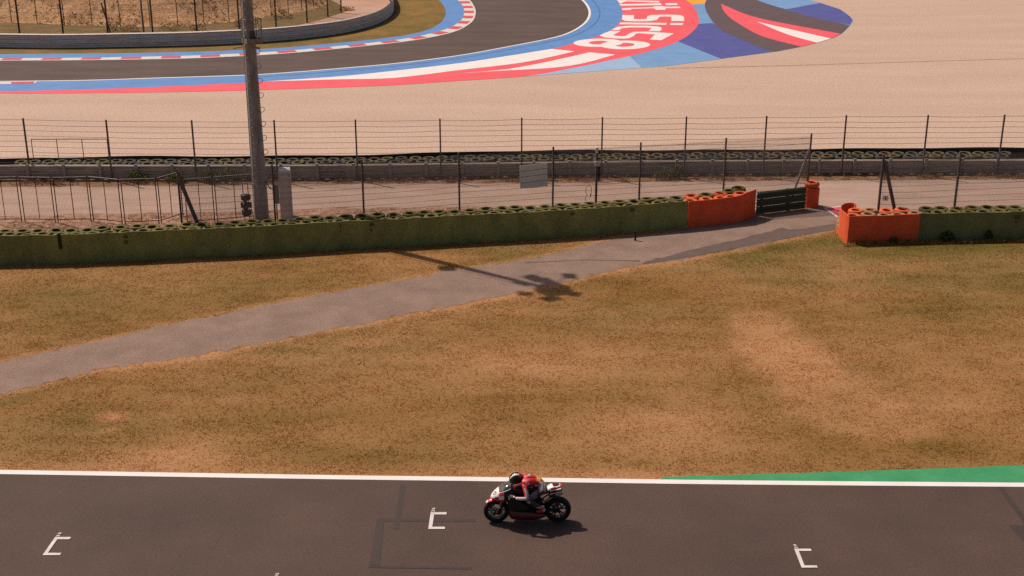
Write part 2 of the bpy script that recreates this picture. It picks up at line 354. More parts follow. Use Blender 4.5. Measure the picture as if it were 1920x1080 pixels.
# ------------------------------------------------------------------ near track
off = lambda pts, d: [(x, y + d) for x, y in pts]
flat('track', [(-700, 2200), (2620, 2200)] + off(edge_line_px, 3)[::-1] + [(-120, 886)], .004, M['asphalt'])
flat('edge_line', off(edge_line_px, -3.9) + off(edge_line_px, 3.9)[::-1], .010, M['white'])
flat('green_runoff', green_px, .006, M['green_run'])
LZ = .0065
for px in ([(751, 910), (761, 910), (748, 992), (738, 992)], [(708, 972), (892, 973), (892, 979), (706, 978)], [(706, 978.2), (720, 978.2), (712, 1061), (692, 1061)], [(692, 1061.2), (884, 1063), (884, 1068), (690, 1065)],
           [(1870, 914), (1880, 914), (1935, 985), (1922, 985)], [(1892, 985.5), (1990, 986), (2000, 1030), (1930, 1028)]):
    LZ += .0012; flat('asphalt_patch', px, LZ, M['asphalt_dark'])
flat('asphalt_crack', [(453, 922), (454.5, 922), (398, 1036), (396.8, 1036)], .007, M['asphalt_faint'])

# glyph outlines as flat meshes in a unit box
def glyph(ch, thick=.0):
    cu = bpy.data.curves.new('glyph', 'FONT'); cu.body = ch; cu.offset = thick; cu.resolution_u = 6; cu.fill_mode = 'FRONT'
    ob = bpy.data.objects.new('glyph', cu); COL.objects.link(ob); bpy.context.view_layer.update()
    me = bpy.data.meshes.new_from_object(ob.evaluated_get(bpy.context.evaluated_depsgraph_get()))
    v = np.array([p.co[:2] for p in me.vertices]); f = [tuple(p.vertices) for p in me.polygons]
    lo = v.min(0); hi = v.max(0); v = (v - lo) / np.maximum(hi - lo, 1e-6)
    bpy.data.objects.remove(ob); bpy.data.curves.remove(cu); bpy.data.meshes.remove(me)
    return v, f
def quad_map(v, q):
    """q: photo pixels of the glyph's lower-left, lower-right, upper-right, upper-left corner"""
    q = [G(*p) for p in q]
    return [q[0] * (1 - a) * (1 - b) + q[1] * a * (1 - b) + q[2] * a * b + q[3] * (1 - a) * b for a, b in v]
def add_glyph(b, ch, q, z, thick=.0):
    v, f = glyph(ch, thick); P = quad_map(v, q); P = [p + Vector((0, 0, z)) for p in P]; g = []
    for t in f:
        a, c, d = (P[i] for i in t[:3]); g.append(t if (c - a).cross(d - a).z > 0 else t[::-1])
    b.add(P, g)
def grid_box(tl, bl, arm_t, arm_b, text):
    """starting box: stem from tl to bl (left edges), arms to the right, number painted above the stem"""
    b = MB(); Z = Vector((0, 0, .018)); g = lambda x, y: G(x, y) + Z
    w = 7; h = 4.2; sl = (bl[0] - tl[0]) / (bl[1] - tl[1])
    b.sheet([g(tl[0], tl[1]), g(bl[0], bl[1]), g(bl[0] + w, bl[1]), g(tl[0] + w, tl[1])])
    b.sheet([g(tl[0] + w, tl[1]), g(tl[0] + w + sl * h, tl[1] + h), g(arm_t + sl * h, tl[1] + h), g(arm_t, tl[1])])
    b.sheet([g(bl[0] + w - sl * h, bl[1] - h), g(bl[0] + w, bl[1]), g(arm_b, bl[1]), g(arm_b - sl * h, bl[1] - h)])
    y = tl[1] - .6; x = tl[0] + 1
    for ch in text:                                    # reads upwards, tops of the digits to the left
        add_glyph(b, ch, [(x + 6.4 - sl * 0, y), (x + 6.4 - sl * 3.3, y - 3.3), (x - sl * 3.3, y - 3.3), (x, y)], .018, .03)
        y -= 4.4; x -= sl * 4.4
    o = b.build('grid_box', M['white_worn']); o['kind'] = 'structure'
grid_box((103.5, 1008), (80, 1042), 133.5, 112.5, '33')
grid_box((807.5, 961.5), (803, 993), 837.5, 834, '36')
grid_box((1489, 1030), (1503, 1065.5), 1520, 1533, '39')
grid_box((513, 1084), (498, 1118), 545, 531, '35')

# ------------------------------------------------------------------ service path, service road and verges
flat('path', path_px, .004, M['path'])
dark_up = rag([(1205, 494), (1240, 484), (1315, 465), (1390, 447.5), (1435, 436), (1490, 429), (1566, 420)], 1.6, 5)
flat('path_patch', dark_up + [(1566, 430.5), (1500, 442.5), (1400, 462), (1280, 485), (1205, 496)], .008, M['path_dark'])
flat('path_crack', rag([(985, 492), (1100, 487), (1200, 489), (1200, 489.8), (1100, 488), (985, 493)], .35, 4), .008, M['path_dark'])
wall_back = [(x, y - 14) for x, y in wall_base_px]
flat('verge', wall_back + [(1415, 398), (1510, 384), (1545, 384), (1585, 445), (1720, 442), (1920, 438), (2040, 436), (2040, 332), (1500, 334), (1000, 338), (600, 342), (0, 345), (-90, 345)], .002, M['verge'])
flat('verge_strip', [(-90, 352)] + rag([(0, 351.5), (500, 347), (1130, 342.5), (1350, 340), (1920, 336)], .8, 24) + [(2040, 335), (2040, 318), (-90, 326)], .006, M['verge_dry'])
flat('service_road', rag([(-90, 352), (0, 351), (500, 346), (1130, 341.5), (1350, 339), (1920, 335), (2040, 334)], .5, 20) + [(2040, 450), (1600, 450), (1575, 402), (1540, 385), (1500, 389), (1410, 397)] + rag([(1340, 384), (1100, 391), (880, 387), (640, 390), (480, 396), (240, 400), (0, 406), (-90, 409)], .9, 10), .005, M['road'])
b = MB(); Z = Vector((0, 0, .012))
for px, mi in (([(1548, 391), (1575, 388.5), (1570, 405)], 0), ([(1544, 390.3), (1548, 391), (1570, 405), (1570, 408.5)], 1), ([(1544, 390), (1578, 386.8), (1575, 388.3), (1548, 390.8)], 1)):
    b.sheet([G(*p) + Z for p in px], mi)
o = b.build('kerb_end', [M['red_kerb'], M['kerb_white']]); o['kind'] = 'structure'

# ------------------------------------------------------------------ gravel trap and far track
flat('gravel_trap', [(-260, 310), (2180, 292), (2500, 30), (2400, -120), (-800, -120), (-500, 90)], .004, M['gravel'])
blue_out = smooth([(-300, 103), (-120, 102.5), (0, 102), (240, 100), (360, 97.5), (480, 93), (560, 87.5), (620, 82), (690, 75.5), (760, 66.5), (800, 57), (824, 45), (835, 30), (834, 15), (822, 0), (795, -16), (745, -34), (640, -58), (500, -80)], 6)
kerb_in = smooth([(-300, 111), (-120, 110.5), (0, 110), (160, 109), (240, 107.5), (360, 105), (480, 99.5), (560, 94), (620, 88.5), (690, 81.5), (760, 73), (805, 64), (842, 53), (864, 39), (870, 25), (868, 13), (857, 0), (828, -16), (775, -36), (660, -62), (510, -86)], 6)
kerb_out = smooth([(-300, 115), (-120, 114.5), (0, 114), (160, 113), (240, 112), (360, 109.5), (480, 104), (560, 98.5), (620, 93), (690, 86), (760, 78), (812, 69.5), (858, 57.5), (885, 41), (892, 24), (888, 10), (876, -4), (845, -20), (788, -40), (670, -67), (515, -90)], 6)
track_out = smooth([(-300, 155), (-120, 154), (0, 153), (160, 151), (300, 146.5), (460, 141.3), (560, 135), (640, 128.5), (740, 119.5), (860, 104.5), (960, 86.5), (1040, 70.5), (1075, 58), (1097, 43), (1105.5, 28), (1103, 14), (1092, 0), (1070, -18), (1020, -45), (920, -80), (800, -110)], 6)
def band(name, a, b_, z, m): return flat(name, a + b_[::-1], z, m)
band('far_track', kerb_out, track_out, .008, M['asphalt_far'])
band('kerb_apron', blue_out, kerb_in, .020, M['blue'])
# kerb: red and white blocks along its length, a real step up from the track
def resample(px, n):
    P = [G(*p) for p in px]; d = [0]
    for a, c in zip(P[:-1], P[1:]): d.append(d[-1] + (c - a).length)
    T = np.linspace(0, d[-1], n); d = np.array(d); A_ = np.array(P)
    return [Vector((np.interp(t, d, A_[:, 0]), np.interp(t, d, A_[:, 1]), 0)) for t in T], d[-1]
_, L = resample(kerb_out, 10); nb = int(L / .31); ko, _ = resample(kerb_out, nb + 1); ki = []
KI = [G(*p) for p in smooth([(x, y) for x, y in kerb_in], 3)]
for p in ko: ki.append(min(KI, key=lambda q: (q - p).length))
b = MB()
def nearest_on(p, poly):
    best = None
    for a, c in zip(poly[:-1], poly[1:]):
        t = max(0, min(1, (p - a).dot(c - a) / (c - a).length_squared)); q = a + (c - a) * t
        if best is None or (q - p).length < (best - p).length: best = q
    return best
ki = [nearest_on(p, KI) for p in ko]
ki = [ki[0]] + [(a + c + d) / 3 for a, c, d in zip(ki[:-2], ki[1:-1], ki[2:])] + [ki[-1]]
for k in range(nb):
    a, c, d, e = ko[k], ko[k + 1], ki[k + 1], ki[k]
    l0 = a + (e - a) * .16; l1 = c + (d - c) * .16
    U = Vector((0, 0, .03)); E = Vector((0, 0, .012))
    b.add([a + E, c + E, l1 + E * 1.6, l0 + E * 1.6], [(0, 1, 2, 3)], 1)
    b.add([l0 + E * 1.6, l1 + E * 1.6, d + U, e + U], [(0, 1, 2, 3)], 0 if (k // 4) % 2 == 0 else 1)
o = b.build('kerb', [M['red_kerb'], M['kerb_white']]); o['kind'] = 'structure'
for p in o.data.polygons: pass
far_grass_px = blue_out + [(450, -110), (-700, -110), (-700, 100)]
flat('far_grass', far_grass_px, .010, M['far_grass'])
# painted run-off
blue_lo = smooth([(-300, 160), (-120, 165), (0, 171), (160, 168), (300, 163), (460, 155.5), (560, 150), (640, 143.3), (740, 133), (860, 119), (960, 104), (1034, 92), (1075, 81.6), (1124, 67), (1145, 57), (1161, 43.8), (1167.5, 28), (1164, 13), (1156, 0), (1140, -18), (1090, -50), (990, -85), (850, -118)], 6)
red_lo = smooth([(-300, 163), (-120, 170), (0, 175.5), (160, 175), (300, 173.5), (460, 170), (640, 164), (740, 160), (860, 152), (985, 143.3), (1068, 129), (1131, 116), (1193, 102.7), (1235, 91), (1272, 77.3), (1295, 62.7), (1308, 48), (1310.5, 36), (1303, 15), (1286, 0), (1262, -20), (1200, -55), (1080, -95)], 6)
band('paint_red_band', blue_lo, red_lo, .014, M['red'])
band('paint_blue_band', track_out, blue_lo, .012, M['blue'])
wl_in = []; 
for x, y in track_out: wl_in.append((x, y))
def shift_poly(px, d):
    out = []; P = [G(*p) for p in px]
    for i, p in enumerate(P):
        t = (P[min(i + 1, len(P) - 1)] - P[max(i - 1, 0)]).normalized(); nrm = Vector((t.y, -t.x, 0)); out.append(p + nrm * d)
    return out
def world_band(name, a, c, z, m, mi=0):
    b = MB(); Z = Vector((0, 0, z))
    for i in range(len(a) - 1): b.add([a[i] + Z, c[i] + Z, c[i + 1] + Z, a[i + 1] + Z], [(0, 1, 2, 3)], 0)
    o = b.build(name, m); o['kind'] = 'structure'; return o
world_band('paint_track_line', shift_poly(track_out, -.09), shift_poly(track_out, .09), .018, M['white'])
world_band('paint_seam', shift_poly(track_out[30:], .72), shift_poly(track_out[30:], .80), .018, M['line_dark'])
flat('paint_kerb_red', [(20, 154.2), (66, 152.8), (62, 157), (22, 158.4)], .022, M['red_kerb'])
flat('paint_kerb_white', [(-120, 155.5), (20, 154), (70, 152.8), (66, 156.6), (22, 158), (-120, 160)], .020, M['kerb_white'])
flat('paint_white_wedge', smooth([(500, 153), (640, 143.2), (740, 133), (860, 119), (960, 104), (1034, 92)], 5) + [(1078, 96.7)] + smooth([(1078, 96.7), (1000, 114), (940, 123), (860, 132), (740, 146.5), (640, 149.2), (500, 153.2)], 4)[1:], .018, M['white'])
flat('paint_white_wedge', smooth([(870, 137.2), (943, 131), (1005.8, 120.4), (1068, 107), (1104.8, 98.5)], 5) + [(1154, 102.7)] + smooth([(1154, 102.7), (1089, 120), (1026.7, 128.3), (943, 132.8), (870, 137.4)], 4)[1:], .018, M['white'])
grav_edge = smooth([(985, 143.6), (1090, 136), (1203, 127.5), (1260, 123), (1352, 110.6), (1451, 97.5), (1502, 88), (1532, 80.6), (1558, 73), (1577, 63.8), (1593.8, 47.8), (1599, 38.4), (1593.8, 31), (1575, 17.8), (1537.5, 5.6), (1500, -5), (1430, -22), (1330, -45)], 4)
flat('paint_mid_blue', grav_edge + [(1200, -60), (1150, -75), (1080, -95)] + red_lo[::-1][1:74], .012, M['blue_mid'])
flat('paint_pale_blue', [(985, 143.4), (1068, 128), (1131, 115), (1180, 105), (1203, 127.4), (1090, 135.8)], .0135, M['blue_pale'])
flat('paint_indigo', [(1270, 77.5), (1294, 62), (1307, 48), (1307, 45.2), (1337, 43.5), (1346, 50.6), (1380, 69.4), (1421, 87.2), (1453, 97), (1352, 110.5), (1320, 97.7)], .0135, M['indigo'])
flat('paint_indigo', [(1474, 17.8), (1537.5, 5.7), (1575, 17.9), (1593.6, 31), (1598.8, 38.4), (1593.6, 46.5), (1550, 39), (1513, 31)], .0135, M['indigo'])
flat('paint_yellow', [(1262, -20), (1286, 0), (1297.5, 8.6), (1322, 7.2), (1324, 0), (1332, -20)], .0135, M['yellow'])
ring_l = smooth([(1340, -22), (1325, 0), (1321.5, 11), (1325.6, 24.4), (1337, 42), (1354, 58), (1380, 70), (1421, 87.7), (1453, 97.3)], 4)
ring_r = smooth([(1593.7, 47.6), (1550.6, 38.4), (1513, 30), (1474, 17.8), (1447.5, 10.3), (1419, 0), (1380, -18)], 4)
flat('paint_brown_ring', ring_l + [(1502, 88)] + smooth([(1502, 88), (1532, 80.6), (1558, 73), (1577, 63.8), (1593.7, 47.6)], 3) + ring_r[1:], .016, M['brown'])
flat('paint_red_leaf', smooth([(1352, 7.5), (1355.6, 18.7), (1365, 30), (1382, 43), (1429, 68.4), (1502, 88)], 5) + smooth([(1502, 88), (1532, 80.6), (1558, 73), (1577, 63.8)], 3)[1:] + smooth([(1577, 63.8), (1485, 47), (1429, 35.6), (1391, 24.4), (1352, 7.5)], 5)[1:], .020, M['red'])
flat('paint_white_leaf', smooth([(1419, 41), (1475.6, 64.7), (1532, 80.7)], 5) + [(1558, 72.9)] + smooth([(1558, 72.9), (1475.6, 54), (1419, 41)], 5)[1:], .024, M['white'])
flat('gravel_rake_mark', [(1250, 128), (1480, 122.5), (1920, 109.5), (1920, 110.4), (1480, 123.6), (1250, 129)], .006, M['verge'])
# lettering: reads down the picture, tops of the letters to the right; drawn stroke by stroke as painted polygons
LETTER = {
 'u_and_i': [[(796, -20), (810, -14), (1330, -14), (1330, -20)], [(800, 5), (840, 45), (868, 47), (868, 36), (920, 20), (1340, 35), (1350, 15), (925, 7), (918, 0)], [(830, 55), (850, 76), (1380, 68), (1362, 45)], [(1418, 45), (1432, 68), (1584, 66), (1570, 45)]],
 't': [[(865, 112), (872, 132), (982, 130), (984, 116), (1272, 108), (1304, 130), (1425, 128), (1420, 108), (1616, 106), (1608, 88), (1412, 88), (1400, 82), (1268, 84), (1278, 94), (900, 106)]],
 'S': [[(872, 195), (866, 250), (905, 272), (1060, 277), (1230, 274), (1315, 258), (1338, 230), (1345, 218), (1400, 214), (1500, 216), (1502, 272), (1666, 272), (1662, 222), (1630, 200), (1540, 192), (1400, 192), (1250, 196), (1192, 210), (1186, 236), (1175, 246), (1100, 250), (1015, 248), (1024, 198)]],
 'i': [[(846, 292), (828, 314), (1432, 322), (1440, 298)], [(1490, 300), (1480, 322), (1646, 324), (1654, 300)]],
 'c': [[(726, 385), (824, 390), (872, 364), (960, 356), (1160, 356), (1240, 362), (1236, 376), (1204, 402), (1352, 404), (1378, 376), (1368, 354), (1320, 342), (1180, 334), (960, 334), (812, 346)]],
 'five': [[(722, 398), (632, 430), (578, 460), (640, 484), (760, 496), (880, 500), (950, 496), (1010, 470), (1046, 436), (1090, 430), (1290, 446), (1222, 512), (1370, 520), (1535, 432), (1440, 426), (1180, 410), (1020, 412), (962, 432), (916, 464), (860, 468), (790, 464), (752, 456), (770, 444), (846, 402)]],
}
b = MB(); Z = Vector((0, 0, .018))
for k, polys in LETTER.items():
    for q in polys: b.sheet([G(1040 + x / 6.857, y / 6.857) + Z for x, y in q])
def ring_poly(outer, inner):
    """a closed outline with a closed hole, same number of points"""
    o_ = [G(1040 + x / 6.857, y / 6.857) + Z for x, y in outer]; i_ = [G(1040 + x / 6.857, y / 6.857) + Z for x, y in inner]; n = len(o_)
    b.add(o_ + i_, [(k, (k + 1) % n, n + (k + 1) % n, n + k) for k in range(n)])
oval = lambda cx, cy, rx, ry, sk: [(cx + rx * math.cos(t) + sk * math.sin(t), cy + ry * math.sin(t)) for t in np.linspace(0, 2 * math.pi, 33)[:-1]]
ring_poly(oval(560, 553, 318, 53, -20), oval(566, 551, 126, 24, -15)); Z = Vector((0, 0, .0185))
ring_poly(oval(905, 581, 322, 56, -20), oval(901, 579, 125, 26, -15))
o = b.build('paint_lettering', M['white']); o['kind'] = 'structure'
bm = bmesh.new(); bm.from_mesh(o.data)
for f in bm.faces:
    if f.normal.z < 0: f.normal_flip()
bm.to_mesh(o.data); bm.free()
# ------------------------------------------------------------------ tyre barriers
def tyre_mesh(n, seed):
    b = MB(); r = random.Random(seed)
    for k in range(n):
        z = .205 * k; dx, dy = r.uniform(-.008, .008), r.uniform(-.008, .008)
        prof = [(.165, .012), (.235, 0), (.275, .022), (.292, .07), (.292, .135), (.275, .183), (.235, .205), (.165, .193), (.150, .16), (.178, .10), (.150, .045)]
        b.lathe(prof, (dx, dy, z), n=22, closed=True)
    return b
def wall_line(px): return [G(*p) for p in px]
def offset(pts, d):
    """move a ground polyline d metres to its left"""
    out = []
    for i, p in enumerate(pts):
        t = (pts[min(i + 1, len(pts) - 1)] - pts[max(i - 1, 0)]).normalized(); out.append(p + Vector((-t.y, t.x, 0)) * d)
    return out
def densify(pts, step):
    out = []
    for a, c in zip(pts[:-1], pts[1:]):
        k = max(1, int((c - a).length / step)); out += [a + (c - a) * (i / k) for i in range(k)]
    return out + [pts[-1]]
def belt(name, pts, h, m, parent, thick=.022, seed=1, z0=0.0, wave=.010, lip=None):
    """conveyor-belt skin: a thick strip standing along pts (thickness to the left of travel)"""
    r = random.Random(seed); pts = densify(pts, .18); pts = [p + Vector((0, r.gauss(0, .004), 0)) for p in pts]; bk = offset(pts, thick); b = MB(); v = []; n = len(pts)
    ph = r.random() * 6; K = 7
    for i in range(n):
        top = h + wave * math.sin(i * .55 + ph) + r.gauss(0, wave * .25) + (lip(i / (n - 1)) if lip else 0)
        for q in range(K):
            t = q / (K - 1); sw = .010 * math.sin(3.1 * t + .31 * i + ph) + .006 * math.sin(7 * t - .83 * i)
            d = Vector((0, -abs(sw), 0)); v.append(pts[i] + d + Vector((0, 0, z0 + (top - z0) * t)) - parent.location)
        for q in range(K):
            t = q / (K - 1); v.append(bk[i] + Vector((0, 0, z0 + (top - z0) * t)) - parent.location)
    f = []
    for i in range(n - 1):
        o = i * 2 * K; e = o + 2 * K
        for q in range(K - 1):
            f.append((o + q, e + q, e + q + 1, o + q + 1)); f.append((o + K + q, o + K + q + 1, e + K + q + 1, e + K + q))
        f.append((o + K - 1, e + K - 1, e + 2 * K - 1, o + 2 * K - 1))
    for o in (0, (n - 1) * 2 * K):
        for q in range(K - 1): f.append((o + q, o + q + 1, o + K + q + 1, o + K + q))
    b.add(v, f); return b.build(name, m, parent, True)
TM = {}
def stack(parent, p, m, n=5, zs=1.0, seed=0, tilt=.035):
    k = (n, m.name, seed % 3)
    r = random.Random(seed * 7 + 3)
    if k not in TM:
        o = tyre_mesh(n, seed % 3).build('tyre_stack', m, None, True); TM[k] = o.data
    else:
        o = bpy.data.objects.new('tyre_stack', TM[k]); COL.objects.link(o)
    o.parent = parent; o.location = p - parent.location; o.rotation_euler = (r.gauss(0, tilt), r.gauss(0, tilt), r.random() * 6)
    o.scale = (1, 1, zs * r.uniform(.965, 1.03)); return o
def rows(parent, pts, offs, mats, n=5, step=.585, zs=lambda t: 1.0, seed=0, limit=None, ends=(.3, .3)):
    L = sum((c - a).length for a, c in zip(pts[:-1], pts[1:])); k = seed; out = []
    for j, d in enumerate(offs):
        line = offset(pts, d)
        for p, t in along(line, step, ends[0] + (.29 if j % 2 else 0)):
            k += 1; m = mats[random.Random(k * 13).choices(range(len(mats)), [5] + [2] * (len(mats) - 1))[0]]
            out.append((p + Vector((random.Random(k).gauss(0, .012), random.Random(k + 9).gauss(0, .012), 0)), m, zs(p), k))
    return [stack(parent, p, m, n, z, kk) for p, m, z, kk in out]
def mid(pts): p = pts[len(pts) // 2]; return Vector((p.x, p.y, 0))

W1 = wall_line(wall_base_px)
tb = thing('tyre_barrier', mid(W1), 'long green tyre barrier with a rubber belt front running along the dry infield grass', 'tyre barrier')
def sub(pts, x0, x1):
    P = densify(pts, .1); return [p for p in P if x0 <= p.x <= x1]
cuts = [W1[0].x] + [G(x, y).x for x, y in ((375, 483), (640, 468), (862, 456))] + [W1[-1].x]
for k in range(4): belt('belt', offset(sub(W1, cuts[k] - (.0 if k == 0 else .25), cuts[k + 1]), -.012 * (k % 2)), 1.10, M['belt_green'], tb, seed=k)
b = MB(); p = G(118, 494.9); b.box(rel(tb, p + Vector((0, -.045, .86))), (.12, .012, .56)); b.build('strap', M['black'], tb)
rows(tb, W1, (.33, .86), [M['tyre_green'], M['tyre_green2']], seed=100)
W2 = wall_line([(1289, 426.9), (1380, 416.5), (1396, 411.5), (1414, 404.5)])
ob = thing('tyre_barrier', mid(W2), 'orange tyre barrier end section joining the long green barrier to the green guardrail', 'tyre barrier')
belt('belt', offset(W2, -.02), 1.06, M['belt_orange'], ob, seed=5, lip=lambda t: .0 if t < .78 else .05)
rows(ob, W2, (.33, .84), [M['tyre_orange'], M['tyre_tan'], M['tyre_green']], seed=300)
W3 = wall_line([(1573, 434), (1571, 440), (1574, 445), (1580, 449), (1582, 454), (1588, 457), (1600, 456.5), (1720, 452.5)])
curl = wall_line([(1601, 433.5), (1598, 431), (1590, 429.3), (1580, 430.3), (1573, 434)])
rb = thing('tyre_barrier', mid(wall_line([(1640, 455), (1650, 455)])), 'orange tyre barrier with a curled belt end right of the service gap', 'tyre barrier')
belt('belt', curl + W3[1:], 1.07, M['belt_orange'], rb, seed=8, wave=.006)
rows(rb, wall_line([(1588, 457), (1720, 452.5)]), (.34, .86), [M['tyre_orange'], M['tyre_orange'], M['tyre_tan']], seed=400)
W4 = wall_line([(1718, 452.6), (1920, 448.7), (2040, 446)])
gb = thing('tyre_barrier', mid(W4), 'dark green tyre barrier at the right edge with weeds growing at its foot', 'tyre barrier')
belt('belt', offset(W4, .03), 1.09, M['belt_green2'], gb, seed=9)
rows(gb, W4, (.36, .88), [M['tyre_green2'], M['tyre_green']], seed=500)
# orange stack at the end of the green guardrail
c = G(1519.5, 386)
st = thing('tyre_stack', c, 'single orange tyre stack at the free end of the green guardrail', 'tyre stack')
for k in range(5):
    b = MB(); r = random.Random(k); b.lathe([(.165, .012), (.235, 0), (.275, .022), (.300, .07), (.300, .135), (.275, .183), (.235, .205), (.165, .193), (.150, .16), (.178, .10), (.150, .045)], (r.uniform(-.012, .012), r.uniform(-.012, .012), .205 * k), n=24, closed=True)
    b.build('tyre', M['tyre_orange'], st, True)
arc = [c + Vector((.315 * math.cos(a), .315 * math.sin(a), 0)) for a in np.linspace(math.pi * 1.0, math.pi * 1.92, 14)]
belt('belt', arc, .80, M['belt_orange'], st, seed=12, wave=.004)
# the far tyre barrier seen from behind
rail_px = [(-70, 338), (0, 337.5), (400, 337.5), (640, 336.5), (880, 333.5), (1000, 331.5), (1340, 328), (1580, 327), (1920, 326.5), (1985, 326.5)]
RL = wall_line(rail_px)
ft = thing('tyre_barrier', mid(offset(RL, 1)), 'long far tyre barrier of weathered tyres between the guardrail and the gravel trap', 'tyre barrier')
xk = [G(x, 332).x for x in (0, 211, 480, 880, 1600)]
fh = lambda p: float(np.interp(p.x, xk, (.58, .62, .65, .70, .73)))
allrows = []
pos = []
for j, d in enumerate((.50, .98)):
    for p, t in along(offset(RL, d), .60, .2 + .3 * j): pos.append((p, j))
vis = sorted([q for q in pos if abs(q[0].x) < .385 * q[0].y], key=lambda q: (q[1], abs(q[0].x - 1)))
far_m = [M['tyre_far'], M['tyre_far2'], M['tyre_black'], M['tyre_far']]
rest = MB()
for k, (p, j) in enumerate(vis):
    m = far_m[random.Random(k * 5 + 1).choices(range(4), (4, 2, 2, 3))[0]]
    if k < 99: stack(ft, p, m, 3, fh(p) / .615, k + 900, .05)
    else:
        z = fh(p) / .615
        tm = tyre_mesh(3, k); rest.add([(v[0] + p.x - ft.location.x, v[1] + p.y - ft.location.y, v[2] * z) for v in tm.v], tm.f, 0 if k % 3 else 1)
o = rest.build('tyre_stacks', [M['tyre_far'], M['tyre_far2']], ft, True); o['kind'] = 'stuff'
BL = offset(RL, 1.36); bl2 = densify(BL, 1.2)
class Lip: pass
b = MB(); pts = densify(BL, .4); K = len(pts); v = []
for i, p in enumerate(pts):
    h = fh(p) + float(np.interp(p.x, xk[:3], (-.02, .05, .09))) + .035 * math.sin(i * .13) + .02 * math.sin(i * .41)
    for q, z in ((p, 0), (p, h), (p + Vector((0, .03, 0)), h), (p + Vector((0, .03, 0)), 0)): v.append(rel(ft, q + Vector((0, 0, z))))
b.add(v, [(i * 4 + k, i * 4 + 4 + k, i * 4 + 4 + (k + 1) % 4, i * 4 + (k + 1) % 4) for i in range(K - 1) for k in range(4)])
b.build('belt', M['belt_black'], ft)

# ------------------------------------------------------------------ guardrails
def w_rail(b, pts, z, hgt=.30, dep=.06, mi=0):
    """corrugated beam along pts, ridges towards the right of travel"""
    prof = [(0, -.5), (-.25, -.46), (-1, -.34), (-1, -.22), (-.15, -.06), (-.15, .06), (-1, .22), (-1, .34), (-.25, .46), (0, .5)]
    pr = prof + [(u + .12, w) for u, w in prof[::-1]]; rs = []
    for i, p in enumerate(pts):
        t = (pts[min(i + 1, len(pts) - 1)] - pts[max(i - 1, 0)]).normalized(); nrm = Vector((-t.y, t.x, 0))
        rs.append([p + nrm * (u * dep) + Vector((0, 0, z + w * hgt)) for u, w in pr])
    b.rings(rs, mi)
def guardrail(name, label, pts, zs, m, post_m, post_step, post_h, post_side, group=None, hgt=.30, post_off=.5, capm=None, post_w=.10):
    g = thing(name, mid(pts), label, 'guardrail', group); L = [rel(g, p) for p in pts]
    for z in zs: b = MB(); w_rail(b, L, z, hgt); b.build('rail', m, g, True)
    for p, t in along(L, post_step, post_off):
        b = MB(); nrm = Vector((-t.y, t.x, 0)); a = math.atan2(t.y, t.x); b.box(p + nrm * post_side + Vector((0, 0, post_h / 2)), (post_w, .07, post_h), Matrix.Rotation(a, 3, 'Z'), 0); b.build('post', post_m, g)
    if capm:
        b = MB(); b.rings([[p + Vector((0, dy, dz)) for dy, dz in ((-.11, zs[-1] + hgt / 2), (-.10, zs[-1] + hgt / 2 + .03), (.10, zs[-1] + hgt / 2 + .07), (.10, zs[-1] + hgt / 2))] for p in L]); b.build('cap', capm, g)
    return g
x124 = G(124, 337).x
guardrail('guardrail', 'long weathered steel guardrail with pale posts in front of the far tyres', RL, (.20, .53), M['rail_back'], M['galv_pale'], 1.572, .74, -.10, hgt=.32, post_off=(x124 - RL[0].x) % 1.572, post_w=.13)
guardrail('guardrail', 'short dark green three-rail guardrail between the orange barrier and the orange tyre stack', densify(wall_line([(1416, 403), (1508, 391.5)]), .5), (.17, .48, .79), M['rail_green'], M['galv_dark'], 1.2, .92, .09, post_off=.3)

# ------------------------------------------------------------------ fences
def chain_link(b, A_, B_, h, z0=0.0, step=.07, r=.0036):
    d = (B_ - A_); L = d.length; t = d / L; s = -h
    while s < L:
        for sg in (1, -1):
            a0, a1 = max(s, 0), min(s + h, L)
            if a1 > a0:
                z_0, z_1 = a0 - s, a1 - s
                if sg < 0: z_0, z_1 = h - z_0, h - z_1
                b.tube(A_ + t * a0 + Vector((0, 0, z0 + z_0)), A_ + t * a1 + Vector((0, 0, z0 + z_1)), r, r, 3, 0, False)
        s += step
def fence(label, base, h, wires, pm, post_r=.035, mesh=None, bent=False, skip_posts=(), mesh_step=.07, mesh_r=.0036, wire_r=.0060, sag=.03, square=True, hs=None, group=None):
    f = thing('fence', mid(base), label, 'fence', group); P = [rel(f, p) for p in base]; rr = random.Random(len(base))
    for i, p in enumerate(P):
        if i in skip_posts: continue
        b = MB(); hh = hs[i] if hs else h
        if square: b.box(p + Vector((0, 0, hh / 2)), (post_r * 2, post_r * 2, hh))
        else: b.tube(p, p + Vector((0, 0, hh)), post_r, post_r, 8)
        if bent: b.tube(p + Vector((0, 0, hh)), p + Vector((-.10, .06, hh + .22)), post_r, post_r * .9, 6)
        b.build('post', pm, f)
    for z in wires:
        b = MB(); pts = []
        for a, c in zip(P[:-1], P[1:]):
            sg = rr.uniform(.2, 1) * sag; dz = rr.uniform(-.02, .02)
            for k in range(6): t = k / 6; pts.append(a + (c - a) * t + Vector((0, -post_r - .004, z + dz * t * (1 - t) * 4 - sg * 4 * t * (1 - t))))
        pts.append(P[-1] + Vector((0, -post_r - .004, z))); b.path(pts, wire_r, 4); b.build('wire', M['wire'], f)
    if mesh:
        b = MB()
        for a, c in zip(P[:-1], P[1:]): chain_link(b, a + Vector((0, -post_r - .010, 0)), c + Vector((0, -post_r - .010, 0)), mesh[1] - mesh[0], mesh[0], mesh_step, mesh_r)
        b.build('chain_link', M['wire'], f)
    return f
nf_px = [(345, 463), (519, 452), (684, 442), (862, 426), (1036, 414), (1197, 404), (1354, 394), (1511, 384)]
NF = wall_line(nf_px)
